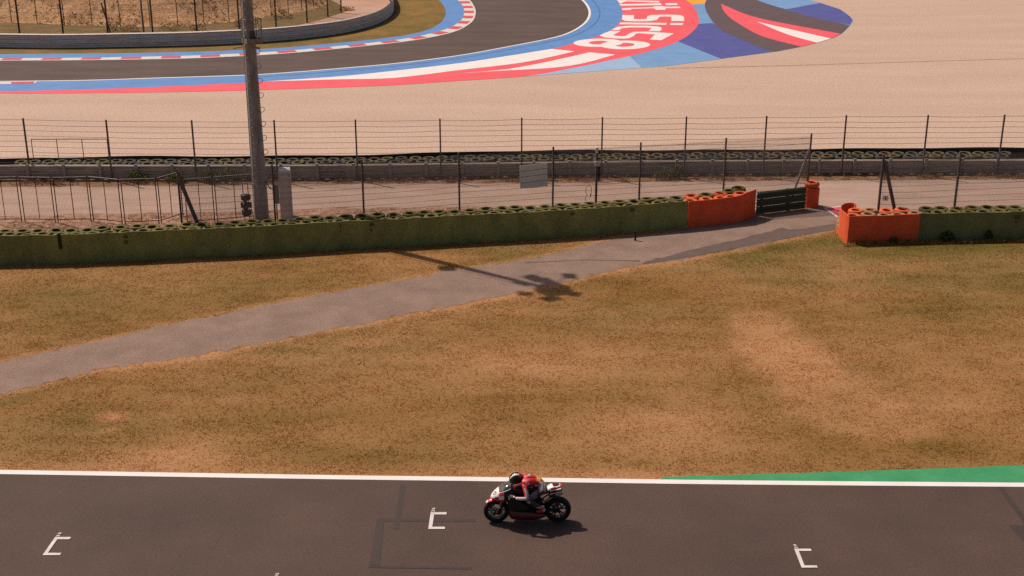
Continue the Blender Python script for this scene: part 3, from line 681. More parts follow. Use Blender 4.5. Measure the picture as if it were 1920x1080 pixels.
nf = fence('tall chain link fence standing close behind the long green tyre barrier', NF, 3.0, [.25 + .235 * k for k in range(12)], M['galv_dark'], .038, (.05, 2.9), square=False)
def brace(f, p0, p1, r=.06, m=None):
    b = MB(); b.tube(rel(f, p0), rel(f, p1), r, r, 8); b.build('brace', m or M['galv_dark'], f)
Z3 = Vector((0, 0, 2.8))
brace(nf, NF[0] + Z3, NF[0] + Vector((.82, .12, .0)), .075, M['black'] if False else M['galv_dark'])
brace(nf, NF[-1] + Vector((-.02, .05, 2.35)), NF[-1] + Vector((-.62, .25, 0)), .045, M['galv'])
RF = wall_line([(1643, 430), (1785, 424), (1921, 419), (2050, 415)])
rf = fence('chain link fence behind the right hand tyre barriers with braced end post', RF, 3.0, [.3 + .24 * k for k in range(11)], M['galv_dark'], .05, (.05, 2.85), square=False)
brace(rf, RF[0] + Vector((.05, 0, 2.75)), RF[0] + Vector((.88, .05, 0)), .07)
fx = [-95, 58, 211, 369, 521, 671, 827, 978, 1127, 1282, 1430, 1577, 1728, 1869, 2010]; fy = [335, 336, 339.5, 340.5, 340, 339, 337, 335, 333.6, 332.5, 331, 329.5, 329, 328.3, 328]
FFb = wall_line(list(zip(fx, fy)))
ff = fence('tall far post and wire fence between the service road and the guardrail', FFb, 2.72, [.30 + .236 * k for k in range(11)], M['galv_dark'], .032, None, wire_r=.0075)
for p in [q for q in FFb if q.x > G(1100, 333).x][:0]: pass

# temporary fence panels at the left
pan = [((-26, 415), (-16.5 + 0, 0)),]
panels = [((-19, 416.5), (41, 416)), ((47, 416), (104, 417)), ((109.5, 417.3), (171, 415.6)), ((175.5, 415.2), (229.6, 421)), ((235, 421.2), (298.5, 419)), ((303, 418.4), (343.5, 405)), ((408, 416), (478, 410)), ((352, 421), (403, 416.5))]
where = ['cut by the left picture edge', 'first whole one from the left', 'second whole one from the left', 'third whole one from the left', 'fourth whole one from the left', 'turned back towards the braced end post', 'beside the tall pole', 'half hidden behind the leaning brace']
for k, (p0, p1) in enumerate(panels):
    a, c = G(*p0), G(*p1); H = 1.82
    t = thing('mobile_fence', (a + c) / 2, 'waist to head high mobile mesh fence panel, ' + where[k], 'fence panel', 'mobile fence panels behind the left barrier')
    t['label'] = 'thin tubular mobile fence panel, ' + where[k]
    A0, C0 = rel(t, a), rel(t, c); U = Vector((0, 0, 1)); b = MB()
    for p in (A0, C0): b.tube(p, p + U * H, .021, .021, 6)
    b.tube(A0 + U * H, C0 + U * H, .021, .021, 6); b.tube(A0 + U * .12, C0 + U * .12, .018, .018, 6)
    b.build('frame', M['galv'] if k < 0 else M['rust'], t)
    b = MB(); b.tube(A0 + U * H + Vector((0, -.006, .014)), C0 + U * H + Vector((0, -.006, .014)), .018, .018, 6); b.build('top_rail', M['galv_pale'], t)
    b = MB(); q = (A0 + C0) / 2; b.tube(q + U * .12, q + U * H, .016, .016, 6); b.build('upright', M['rust'], t)
    b = MB(); n_ = int((c - a).length / .05)
    for i in range(1, n_):
        q = A0 + (C0 - A0) * (i / n_); b.tube(q + U * .12, q + U * H, .0022, .0022, 3, 0, False)
    for i in range(1, 8): b.tube(A0 + U * (.12 + i * .21), C0 + U * (.12 + i * .21), .0022, .0022, 3, 0, False)
    b.build('mesh', M['wire'], t)
# thin frame standing by the far tyres
a, c = G(66, 321), G(207, 320.5); t = thing('metal_frame', (a + c) / 2, 'thin rusty three-bay metal frame rising above the far tyres', 'frame'); b = MB(); A0, C0 = rel(t, a), rel(t, c); U = Vector((0, 0, 1.46))
for k in range(4): q = A0 + (C0 - A0) * (k / 3); b.tube(q, q + U, .018, .018, 6)
b.tube(A0 + U, C0 + U, .018, .018, 6); b.build('frame', M['rust'], t)
b = MB(); b.tube(A0 + U * .5, C0 + U * .42, .006, .006, 4); b.build('wire', M['wire'], t)

# ------------------------------------------------------------------ board, sensor post, cable, sign on the fences
def fence_at(px, line):
    x = px
    for (x0, y0), (x1, y1) in zip(line[:-1], line[1:]):
        if x0 <= x <= x1: return G(x, y0 + (y1 - y0) * (x - x0) / (x1 - x0))
a, c = fence_at(974, nf_px), fence_at(1026, nf_px); q = (a + c) / 2; ang = math.atan2(c.y - a.y, c.x - a.x)
b = MB(); b.box((0, 0, 0), (1.10, .015, .92)); o = b.build('notice_board', M['board']); o.location = q + Vector((0, -.065, 1.90)); o.rotation_euler = (0, R(-2.0), ang); bd = o
for z_ in (-.24, .0, .23):
    b = MB(); b.tube((-.55, -.012, z_), (.55, -.012, z_ + .03), .006, .006, 5); b.build('wire', M['wire'], bd)
tag(o, 'blank pale rectangular board hung on the chain link fence', 'board')
q = G(1116.5, 409); t = thing('sensor_post', q, 'grey post carrying white boxes and a thin antenna behind the green barrier', 'post')
b = MB(); b.tube((0, 0, 0), (0, 0, 2.72), .05, .045, 8); b.build('post', M['galv_dark'], t)
b = MB(); b.box((.0, -.02, 2.78), (.10, .10, .24)); b.build('sensor', M['white_worn'], t)
for s_ in (-.045, .065): b = MB(); b.box((s_, -.06, 2.25), (.085, .09, .19)); b.build('junction_box', M['white_worn'], t)
b = MB(); b.box((.095, 0, 1.85), (.06, .08, .62)); b.build('cable_duct', M['black'], t)
b = MB(); b.tube((.03, 0, 2.9), (.03, 0, 3.12), .007, .004, 5); b.build('antenna', M['galv_pale'], t)
q = fence_at(1102, nf_px); b = MB(); pts = [q + Vector((.115 * math.cos(t_) + .01, -.07, 1.18 + .21 * math.sin(t_))) for t_ in np.linspace(-.7, 4.4, 18)]
b.path([p - q for p in pts], .010, 5); b.tube(pts[0] - q, pts[0] - q + Vector((-.02, 0, -.14)), .026, .018, 6); b.path([pts[-1] - q, Vector((-.11, -.07, .9)), Vector((-.09, -.07, .45))], .008, 5)
o = b.build('cable', M['black']); o.location = q; tag(o, 'loose black cable hanging in a loop on the chain link fence', 'cable')
b = MB(); b.box((0, 0, 0), (.21, .012, .21)); o = b.build('warning_sign', M['board']); o.location = RF[0] + Vector((.22, -.06, 1.28)); tag(o, 'small square grey sign wired beside the right fence end post', 'sign')
b = MB(); b.add([(-.012, -.008, .05), (-.03, -.008, -.03), (-.01, -.008, -.07), (.03, -.008, -.05), (.02, -.008, .0), (.015, -.008, .06)], [(0, 1, 2, 3, 4, 5)]); b.build('pictogram', M['black'], o)
b = MB(); b.box((0, 0, .17), (.07, .05, .34)); b.box((0, 0, .345), (.09, .07, .02)); o = b.build('marker_stake', M['black']); o.location = G(1191, 451); tag(o, 'short dark marker stake in the grass at the foot of the green barrier', 'stake')

# ------------------------------------------------------------------ lighting mast
PB = G(491, 411)
mast = thing('lighting_mast', PB, 'tall grey tapering lighting mast with ladder and service basket behind the green barrier', 'lighting mast')
rz = lambda z: .295 - .0104 * z
HT = 18.3
b = MB(); b.rings([[Vector((rz(z) * math.cos(a), rz(z) * math.sin(a), z)) for a in np.linspace(.2, 2 * math.pi + .2, 11)[:-1]] for z in (0, 3, 6, 9, 12, 15, HT)])
mb = b.build('pole', mat('mast_steel', A(188, 174, 166), A(140, 129, 123), 3.5, .55, stretch=(1.5, 1.5, .25)), mast)
ld = Vector((-.45, -.89, 0)); lt = Vector((.89, -.45, 0)); b = MB()
b.path([ld * (rz(z) + .13) + Vector((0, 0, z)) - lt * .03 for z in np.arange(1.6, 17.6, 1.0)], .014, 5)
for z in np.arange(1.7, 17.4, .30):
    q = ld * (rz(z) + .13) + Vector((0, 0, z)); b.tube(q - lt * .04, q + lt * .15, .011, .011, 4)
    if int(z * 10) % 6 == 0: b.tube(q, q - ld * .15, .012, .012, 4)
b.build('ladder', M['galv_pale'], mast)
for k in range(11):
    z = 2.75 + .56 * k; q = Vector((rz(z) - .05, -.06, z)); b = MB()
    b.path([q + Vector((.10 + .11 * math.cos(a), .10 * math.sin(a) * 1.4, .07 * math.sin(a))) for a in np.linspace(-2.8, 2.8, 12)], .011, 5); b.build('hoop', M['galv_dark'], mast)
b = MB()
for k in range(26):
    a = 2 * math.pi * k / 26; q = Vector((math.cos(a) * (rz(1.5) + .02), math.sin(a) * (rz(1.5) + .02), 1.5)); b.tube(q, q + Vector((math.cos(a) * .09, math.sin(a) * .09, random.uniform(-.06, .05))), .008, .004, 4)
b.lathe([(rz(1.5) + .005, 1.47), (rz(1.5) + .022, 1.47), (rz(1.5) + .022, 1.53), (rz(1.5) + .005, 1.53)], n=16, closed=True)
b.build('spike_collar', M['galv_pale'], mast)
# service basket
def Zat(base, y):
    k = (540 - y) / F; sp, cp = math.sin(PITCH), math.cos(PITCH)
    return (k * (base.y * cp + CAMH * sp) - base.y * sp + CAMH * cp) / (cp + k * sp)
z0, z1 = Zat(PB, 79), Zat(PB, 33)
Mx = Matrix.Rotation(R(33), 3, 'Z'); bc = Vector((.13, -.20, 0)); w, d = .60, .52
def bk(u, v, z): return bc + Mx @ Vector((u * w / 2, v * d / 2, 0)) + Vector((0, 0, z))
b = MB(); b.box(bc + Vector((0, 0, z0 + .02)), (w, d, .03), Mx)
for v in (-1, 1): b.box(bk(0, v, z0 + .1), (w + .02, .02, .18), Mx)
for u in (-1, 1): b.box(bk(u, 0, z0 + .1), (.02, d - .02, .18), Mx)
b.build('basket_floor', M['galv'], mast)
b = MB()
for u in (-1, 1):
    for v in (-1, 1): b.tube(bk(u, v, z0), bk(u, v, z1), .018, .018, 6)
for z in (z1, (z0 + z1) / 2 + .05):
    for (p, q) in (((-1, -1), (1, -1)), ((1, -1), (1, 1)), ((1, 1), (-1, 1)), ((-1, 1), (-1, -1))):
        if z < z1 and p == (-1, -1): continue
        b.tube(bk(*p, z), bk(*q, z), .016, .016, 6)
b.tube(bk(-1, 1, z1), bk(-1, -1, (z0 + z1) / 2 + .05), .013, .013, 5); b.tube(bk(1, 1, z1), bk(1, -1, (z0 + z1) / 2), .013, .013, 5)
b.build('basket_rail', M['galv'], mast)
b = MB(); zz = Zat(PB, 84); b.tube((.05, -.3, zz + .02), (-.55, -.42, zz - .06), .022, .022, 6); b.build('arm', M['galv_pale'], mast)
b = MB(); zz = Zat(PB, 88); b.box((.33, -.25, zz), (.20, .07, .07), Matrix.Rotation(R(-15), 3, 'Z')); b.tube((.1, -.1, zz + .06), (.33, -.25, zz + .04), .015, .015, 5); b.build('camera_housing', M['galv_pale'], mast)
b = MB(); zz = z0 + .28; b.box(bk(.1, .3, zz), (.2, .2, .3), Mx); b.build('control_box', M['galv_dark'], mast)
# floodlights out of the picture: their shadow falls on the path
hz = 19.0; tip = Vector((PB.x, PB.y, 0))
b = MB(); b.lathe([(.0, HT), (.62, HT), (.62, HT + .12), (.0, HT + .12)], n=18); b.build('head_platform', M['galv_dark'], mast)
for sx, sy, w_ in ((1002, 522, .60), (980, 531, .5), (1025, 527, .5), (1068, 518, .46), (984, 551, .42), (1032, 560, .52), (1074, 551, .50)):
    s_ = G(sx, sy); q = s_ - SUNV * hz - tip; q = Vector((q.x, q.y, hz)); b = MB()
    b.tube((0, 0, HT + .05), (q.x, q.y, hz - .2), .028, .028, 6)
    b.box(q, (w_ * 1.05, w_ * .8, .22), Matrix.Rotation(math.atan2(q.y, q.x), 3, 'Z') @ Matrix.Rotation(R(25), 3, 'Y')); b.build('floodlight', M['galv_dark'], mast)
s_ = G(836, 505); q = s_ - SUNV * 12.6 - tip; b = MB(); b.box((q.x * .8, q.y * .8, 12.6), (.45, .4, .35)); b.tube((0, 0, 12.6), (q.x, q.y, 12.6), .05, .05, 6); b.build('shadow_box', M['galv_dark'], mast)  # unseen box and arm added to cast the small dark patch on the grass

# ------------------------------------------------------------------ cabinet, meter box and black lamp stand by the mast
cb = thing('electrical_cabinet', G(539, 419), 'tall pale grey concrete electrical cabinet right of the lighting mast', 'cabinet', rz=R(6))
b = MB(); b.box((0, 0, 1.02), (.46, .36, 2.04)); b.build('body', M['cabinet'], cb)
b = MB(); vs = [(-.25, -.2, 2.04), (.25, -.2, 2.04), (.25, .2, 2.04), (-.25, .2, 2.04), (-.22, -.17, 2.16), (.22, -.17, 2.16), (.22, .17, 2.24), (-.22, .17, 2.24)]
b.add(vs, [(0, 1, 2, 3), (4, 5, 6, 7), (0, 1, 5, 4), (1, 2, 6, 5), (2, 3, 7, 6), (3, 0, 4, 7)]); b.build('lid', M['white_worn'], cb)
b = MB(); b.box((0, -.188, 1.0), (.36, .012, 1.7)); b.build('door', M['cabinet'], cb)
b = MB(); b.box((.34, 0, .14), (.22, .3, .28)); b.build('plinth', M['concrete'], cb)
mt = thing('meter_box', G(521.5, 420), 'slim grey meter box on two legs against the concrete cabinet', 'meter box')
b = MB(); b.box((0, 0, 1.22), (.20, .16, .74)); b.build('body', M['galv'], mt)
b = MB(); b.box((.03, 0, 1.63), (.13, .14, .08)); b.build('lid', M['white_worn'], mt)
for s_ in (-.01, .14): b = MB(); b.tube((s_, 0, 0), (s_, 0, .9), .022, .022, 6); b.build('leg', M['rust'], mt)
b = MB(); q0, q1 = PB + Vector((.26, -.05, 1.62)), mt.location + Vector((.05, 0, 1.70)); o_ = q0.copy()
b.path([q0 - o_ + (q1 - q0) * t_ + Vector((0, 0, -.32 * 4 * t_ * (1 - t_))) for t_ in np.linspace(0, 1, 9)], .02, 6); o = b.build('cable', M['black']); o.location = o_; tag(o, 'thick sagging dark cable between the lighting mast and the meter box', 'cable')
ls = thing('signal_stand', G(464, 413), 'black stand of three stacked lamp housings left of the lighting mast', 'lamp stand')
for s_ in (-.10, .10): b = MB(); b.tube((s_, 0, 0), (s_, .02, 1.52), .018, .018, 6); b.build('upright', M['rust'], ls)
b = MB(); b.tube((-.10, .02, 1.52), (.10, .02, 1.52), .018, .018, 6); b.build('handle', M['galv'], ls)
for z, w_ in ((.96, .36), (.64, .42), (.34, .36)):
    b = MB(); b.lathe([(.05, -.15), (.12, -.15), (.15, -.08), (.15, .06), (.12, .12), (.05, .12)], (0, -.06, 0), 'Y', 14); b.box((0, .02, .0), (w_, .14, .20)); o = b.build('lamp_housing', M['black'], ls); o.location = (0, -.03, z)
b = MB(); b.tube((.13, .05, .75), (.30, -.1, 0), .016, .016, 6); b.build('prop', M['rust'], ls)

# ------------------------------------------------------------------ far left: steel barrier, bank and its fences
fb_px = smooth([(-140, 89), (0, 90), (120, 91), (240, 89), (360, 86.3), (480, 80.5), (560, 74), (640, 63.5), (690, 51.5), (720, 39.5), (735, 26), (737, 12), (730, -4), (708, -20), (660, -40), (590, -58)], 4)
FB = [G(*p) for p in fb_px]
guardrail('guardrail', 'curved grey triple-rail barrier with pale top edge inside the far bend', FB, (.15, .44, .73), M['rail_face'], M['galv_dark'], 2.0, .86, .14, capm=M['cap'], hgt=.29)
flat('far_dirt', [(455, 64), (560, 58), (640, 44), (690, 33), (725, 18), (732, 4), (722, -8), (690, -28), (600, -50), (596, -12), (628, 4), (655, 20), (600, 38), (540, 52), (455, 61)], .016, mat('far_dirt', A(206, 160, 136), A(188, 140, 114), .5, .95, .02, 12, fine=(9, .2), stretch=(.5, 1.5, 1)))
hb_px = [(-260, 43), (-120, 43), (0, 43), (70, 44), (120, 47), (173, 48), (226, 50), (281, 51), (334, 50), (383, 46), (430, 42), (509, 31), (541, 27), (590, 17), (618, 4), (632, -14), (628, -40), (600, -70)]
HB = densify([G(*p) for p in smooth(hb_px, 3)], .8)
hn = offset(HB, 1.0); hv = []; K = 40
for i, p in enumerate(HB):
    nrm = (hn[i] - p); nrm.normalize()
    nrm = Vector((nrm.x * .25 - .12, abs(nrm.y) * .25 + .85, 0)).normalized()
    for k in range(K):
        v = 46 * (k / (K - 1)) ** 1.5; z = .40 * v * min(1, .35 + v / 6) + .0
        q = p + nrm * v; nz_ = float(fbm(np.array([q.x * .25]), np.array([q.y * .25]), 60, 3)[0] - .5) * min(1.2, v * .25)
        hv.append((q.x, q.y, max(0.012, z + nz_) if v > 0 else .012))
hf = [(i * K + k, (i + 1) * K + k, (i + 1) * K + k + 1, i * K + k + 1) for i in range(len(HB) - 1) for k in range(K - 1)]
b = MB(); b.add(hv, hf); o = b.build('far_hill', M['bank'], None, True); o['kind'] = 'structure'
flat('far_bank_strip', [(-260, 90), (-140, 78), (0, 78), (240, 78), (360, 74), (480, 66), (560, 56), (600, 40), (640, 25), (655, 18), (628, 0), (600, 12), (545, 27), (430, 42), (334, 50), (226, 50), (120, 47), (0, 43), (-260, 43)], .013, M['bank_green'])
fa = [(-48, 64), (37, 64), (119, 66), (203, 67), (287, 66), (369.5, 63), (449, 57), (518, 51.5), (576, 43), (615, 32.5), (640, 24)]
fence('tall dark post fence along the far bank just behind the curved barrier', [G(*p) for p in fa], 2.5, [.3 + .3 * k for k in range(8)], M['galv_dark'], .05, (.0, 2.4), mesh_step=.11, mesh_r=.0035, wire_r=.005)
b = MB(); p0 = G(270, 65.5); b.tube((0, 0, 0), (0, 0, 3.2), .075, .06, 8); o = b.build('pole', M['galv']); o.location = p0; tag(o, 'pale grey slim pole standing among the far bank fence posts', 'pole')
b = MB(); p0 = G(208.5, 65.5); b.tube((0, 0, 0), (-.5, .1, 2.2), .05, .05, 6); o = b.build('leaning_post', M['galv_dark']); o.location = p0; tag(o, 'dark post leaning against the far bank fence', 'post')
fbk = [(-30, 42), (22, 42.5), (70, 44.5), (121, 47.3), (173, 48.3), (226, 50), (282, 51), (334, 50), (383, 46.5), (430, 42), (509, 31), (541, 27), (566, 21), (588, 15), (602, 9)]
fence('thin rusty fence of bent-top stakes at the foot of the far slope', [G(*p) for p in fbk], 1.75, [.4, .8, 1.2, 1.6], M['rust'], .024, None, bent=True, wire_r=.004)

# ------------------------------------------------------------------ weeds
def weed(px, w, h, m, label, n=260, seed=0, group=None, upright=.6):
    p = G(*px); r = np.random.default_rng(seed); b = MB()
    for k in range(n):
        a = r.random() * 6.28; rr = w / 2 * r.random() ** .6; z = h * r.random() ** .8 * (1 - .5 * (rr / (w / 2)) ** 2)
        c = Vector((rr * math.cos(a), .6 * rr * math.sin(a), z)); L = .05 + .07 * r.random(); d = Vector((r.normal(), r.normal(), r.normal() * .6 + upright)).normalized() * L; s_ = Vector((r.normal(), r.normal(), r.normal())).normalized() * L * .35
        b.add([c - d, c + s_, c + d, c - s_], [(0, 1, 2, 3)])
    for k in range(7):
        a = r.random() * 6.28; b.tube((0, 0, 0), (w * .4 * math.cos(a), w * .25 * math.sin(a), h * (.5 + .5 * r.random())), .008, .004, 4)
    o = b.build('weed', m); o.location = p; tag(o, label, 'weed', group)
weed((1775, 453), .55, .42, M['leaf'], 'bushy green weed at the foot of the dark green barrier, the larger one', 240, 1)
weed((1852, 450), .34, .40, M['leaf'], 'small green weed at the foot of the dark green barrier, the right one', 130, 2)
weed((1675, 456.5), .34, .26, M['leaf'], 'low green weed in front of the orange barrier', 120, 3)
weed((1592, 446), .2, .15, M['leaf'], 'tiny green weed at the left corner of the orange barrier', 60, 14)
for i, (x, y, w_, h_, q) in enumerate([(258, 341, 1.0, .70, 'leftmost of the bushy green weeds along the far guardrail'), (330, 342, .9, .6, 'green weed left of the third far fence post'), (392, 342, .7, .75, 'green weed right of the third far fence post'), (430, 342, 1.3, .9, 'largest green weed left of the lighting mast at the far guardrail'), (1248, 334, 1.0, .65, 'green weed at the far guardrail behind the fence right of the sensor post'), (1270, 335, .6, .8, 'tall green weed beside a far fence post right of the sensor post')]):
    weed((x, y), w_, h_ * .8, M['leaf'], q, 190, 20 + i, 'weeds along the far guardrail')
for i, (x, y, w_, h_, q) in enumerate([(215, 58, 1.6, .9, 'dark green scrub beside the leaning far bank post'), (245, 60, 1.4, .8, 'low dry scrub just left of the pale slim pole'), (320, 56, 2.2, .8, 'broad green scrub right of the pale slim pole'), (372, 58, 1.2, .8, 'low dry scrub round a far bank fence post'), (450, 50, 1.0, .9, 'low dry scrub just left of the lighting mast basket'), (530, 36, 1.6, .8, 'green scrub right of the lighting mast basket'), (650, 20, 1.2, .6, 'dry scrub at the end of the far bank fence')]):
    weed((x, y), w_, h_ * .7, M['leaf'] if i in (0, 2, 5) else M['leaf_dry'], q, 150, 40 + i, 'scrub on the far bank')
def loose(name, poly_px, n, hmin, hmax, wid, m, label, zfun=None, clump=None):
    P = [G(*p) for p in poly_px]; xs = [p.x for p in P]; ys = [p.y for p in P]
    X = RNG.uniform(min(xs), max(xs), n); Y = RNG.uniform(min(ys), max(ys), n); k = inside(X, Y, P)
    if clump: k &= RNG.random(n) < np.clip((fbm(X * clump, Y * clump, 90, 3) - .42) * 5, .04, 1)
    return blades(name, X[k], Y[k], hmin, hmax, m, wid, 3, label)
loose('dry_weeds', [(-90, 349), (500, 345), (1130, 341), (1350, 339.5), (1920, 336), (1985, 336), (1985, 329), (1340, 330), (1000, 334), (640, 338), (-90, 340)], 16000, .04, .26, .012, M['leaf_dry'], 'dry grass strip along the far guardrail', clump=1.2)
loose('verge_weeds', [(-90, 455), (0, 450), (345, 440), (519, 430), (684, 420), (862, 406), (1036, 396), (1197, 388), (1197, 384), (880, 389), (640, 392), (480, 398), (240, 402), (-90, 412)], 9000, .02, .09, .012, M['leaf_dry'], 'dry weeds and straw on the dirt verge behind the long barrier', clump=1.0)
wf = [(x, y + 1.0) for x, y in wall_base_px]
loose('foot_grass', wf + [(x, y + 7) for x, y in wall_base_px[::-1]], 9000, .05, .17, .010, M['blade'], 'uncut grass along the foot of the long green barrier')
loose('foot_grass', [(1583, 458), (1720, 453.5), (1920, 449.7), (2040, 447), (2040, 452), (1920, 455), (1720, 459), (1583, 463)], 4500, .05, .19, .010, M['blade'], 'uncut grass along the foot of the right hand barriers')
# tussocks on the bank
hp = np.array(hv); sel = RNG.integers(0, len(hf), 12000); q4 = np.array([hf[i] for i in sel]); w4 = RNG.dirichlet((1, 1, 1, 1), 12000)
c4 = (hp[q4] * w4[..., None]).sum(1)
keep = fbm(c4[:, 0] * .5, c4[:, 1] * .5, 8, 4) > .47
c4 = c4[keep]
def tussock(name, C, hmin, hmax, wid, m, label):
    o = blades(name, C[:, 0], C[:, 1], hmin, hmax, m, wid, 3, label); n = len(C) * 3
    co = np.empty(n * 9, np.float32); o.data.vertices.foreach_get('co', co); co = co.reshape(-1, 3, 3); co[:, :, 2] += np.repeat(C[:, 2], 3)[:, None]; o.data.vertices.foreach_set('co', co.ravel()); o.data.update(); return o
tussock('bank_grass', c4, .05, .22, .03, M['leaf_dry'], 'dry tussocky grass covering the far bank')
# ------------------------------------------------------------------ motorcycle and rider
def gloss(name, c, rough=.28, metal=0.0, coat=.4, spec=.5):
    m = bpy.data.materials.new(name); m.use_nodes = True; p = m.node_tree.nodes['Principled BSDF']
    p.inputs['Base Color'].default_value = c; p.inputs['Roughness'].default_value = rough; p.inputs['Metallic'].default_value = metal
    p.inputs['Coat Weight'].default_value = coat; p.inputs['Specular IOR Level'].default_value = spec; return m
B = {'red': gloss('fairing_red', (.55, .018, .028, 1)), 'dred': gloss('fairing_dark_red', (.11, .010, .013, 1)), 'white': gloss('fairing_white', (.78, .74, .72, 1)),
     'black': gloss('fairing_black', (.008, .007, .008, 1), .45, 0, .1, .3), 'rubber': gloss('tyre_rubber', (.014, .013, .013, 1), .75, 0, 0, .2), 'rim': gloss('wheel_rim', (.020, .018, .018, 1), .5, 0, 0),
     'gold': gloss('fork_gold', (.40, .16, .05, 1), .35, .7), 'steel': gloss('bike_steel', (.26, .24, .23, 1), .4, .5), 'dark': gloss('engine_dark', (.010, .009, .009, 1), .6, 0, 0, .2),
     'leather_red': gloss('leather_red', (.52, .016, .026, 1), .5, 0, .1), 'leather_black': gloss('leather_black', (.022, .016, .018, 1), .5, 0, .1), 'leather_maroon': gloss('leather_maroon', (.12, .012, .018, 1), .5, 0, .1),
     'leather_white': gloss('leather_white', (.50, .45, .43, 1), .5, 0, .1), 'leather_gold': gloss('leather_gold', (.62, .30, .05, 1), .5, 0, .1), 'leather_violet': gloss('leather_violet', (.13, .10, .17, 1), .5, 0, .1),
     'visor': gloss('visor_dark', (.010, .009, .010, 1), .08), 'skin': gloss('skin', (.45, .26, .18, 1), .6, 0, 0)}
sm = bpy.data.materials.new('windscreen'); sm.use_nodes = True; p = sm.node_tree.nodes['Principled BSDF']
p.inputs['Base Color'].default_value = (.10, .085, .08, 1); p.inputs['Roughness'].default_value = .08; p.inputs['Alpha'].default_value = .55; B['screen'] = sm
cf, cr_ = G(931, 978.5), G(1045, 976.5); hd = (cf - cr_).normalized(); org = (cf + cr_) / 2
BASE = Matrix.Translation(org) @ Matrix.Rotation(math.atan2(hd.y, hd.x), 4, 'Z')
WB = (cf - cr_).length / 2
bike = thing('motorcycle', (0, 0, 0), 'red white and black racing motorcycle speeding leftwards along the track past the grid boxes', 'motorcycle')
bike.matrix_world = BASE
def part(b, name, m, parent=bike, smooth=True): return b.build(name, m, parent, smooth)
def wheel(nm, x, rad, wid, rear):
    z = rad; b = MB(); h = wid / 2; ri = .215
    b.lathe([(ri, -h * .72), (rad * .86, -h * .98), (rad * .93, -h * .9), (rad * .975, -h * .62), (rad, -h * .2), (rad, h * .2), (rad * .975, h * .62), (rad * .93, h * .9), (rad * .86, h * .98), (ri, h * .72)], (x, 0, z), 'Y', 40, closed=True)
    w = thing(nm, (0, 0, 0), '', ''); del w['label']; del w['category']; w.parent = bike
    b.build('tyre', B['rubber'], w, True)
    b = MB(); b.lathe([(.195, -h * .7), (.218, -h * .74), (.218, h * .74), (.195, h * .7), (.186, 0)], (x, 0, z), 'Y', 36, closed=True)
    b.lathe([(.0, -.05), (.045, -.05), (.045, .05), (.0, .05)], (x, 0, z), 'Y', 14)
    for k in range(5):
        a = 2 * math.pi * k / 5 + .3
        for s_ in (-.22, .22): b.tube((x + .04 * math.cos(a), 0, z + .04 * math.sin(a)), (x + .195 * math.cos(a + s_), 0, z + .195 * math.sin(a + s_)), .022, .018, 6)
    b.build('rim', B['rim'], w, True)
    for s_ in ((-1, 1) if not rear else (1,)):
        b = MB(); r0, r1 = (.105, .158) if not rear else (.06, .105)
        b.lathe([(r0, -.003), (r1, -.003), (r1, .003), (r0, .003)], (x, s_ * (.075 if not rear else -.10), z), 'Y', 28, closed=True); b.build('brake_disc', B['steel'], w, True)
    return w
wheel('front_wheel', WB, .300, .120, False); wheel('rear_wheel', -WB, .315, .190, True)
for s_ in (-1, 1):
    b = MB(); b.tube((WB - .005, s_ * .095, .30), (WB - .115, s_ * .10, .58), .024, .027, 10); b.tube((WB - .115, s_ * .10, .58), (WB - .21, s_ * .10, .86), .030, .030, 10, 1); b.box((WB - .08, s_ * .095, .36), (.07, .04, .10), None, 2)
    part(b, 'fork', [B['gold'], B['gold'], B['dark']])
# front fender
b = MB(); rs = []
for k in range(15):
    a = R(44 + 76 * k / 14); rr = .325; wv = .072 * (1 if 1 < k < 13 else .6); ring = []
    for u in np.linspace(-1, 1, 9): ring.append((WB + (rr + .02 - .028 * u * u) * math.cos(a), wv * u, .30 + (rr + .02 - .028 * u * u) * math.sin(a)))
    for u in np.linspace(1, -1, 9): ring.append((WB + (rr + .012 - .028 * u * u) * math.cos(a), wv * u * .95, .30 + (rr + .012 - .028 * u * u) * math.sin(a)))
    rs.append(ring)
b.rings(rs); fo = part(b, 'front_fender', [B['red'], B['white']])
for p in fo.data.polygons:
    if p.center.x > WB + .20: p.material_index = 1
for s_ in (-1, 1):
    b = MB(); b.loft([(WB + .04, .49, .03, .012, s_ * .105), (WB + .0, .48, .05, .02, s_ * .112), (WB - .05, .47, .05, .02, s_ * .112), (WB - .09, .46, .03, .01, s_ * .108)], 12)
    part(b, 'fork_guard', B['white'])
# nose fairing
secs = [(.845, .665, .02, .03), (.82, .675, .055, .085), (.76, .70, .10, .15), (.66, .735, .15, .20), (.54, .76, .19, .235), (.42, .755, .19, .25), (.30, .735, .16, .25)]
b = MB(); b.loft(secs, 28, 2.3); fo = part(b, 'nose_fairing', [B['white'], B['red'], B['black'], B['white']])
for p in fo.data.polygons:
    c = p.center; zl = float(np.interp(c.x, (.3, .5, .66, .76, .85), (.90, .86, .775, .70, .63)))
    p.material_index = 0 if c.z > zl + .02 and abs(c.y) < .17 else 1
    if c.x < .55: p.material_index = 2
    if abs(c.y) > .12 and .58 < c.x < .67 and .70 < c.z < .80: p.material_index = 3
b = MB(); b.add([(.80 + .002, -.035, .752), (.80, .035, .752), (.735, .05, .822), (.735, -.05, .822)], [(0, 1, 2, 3)])
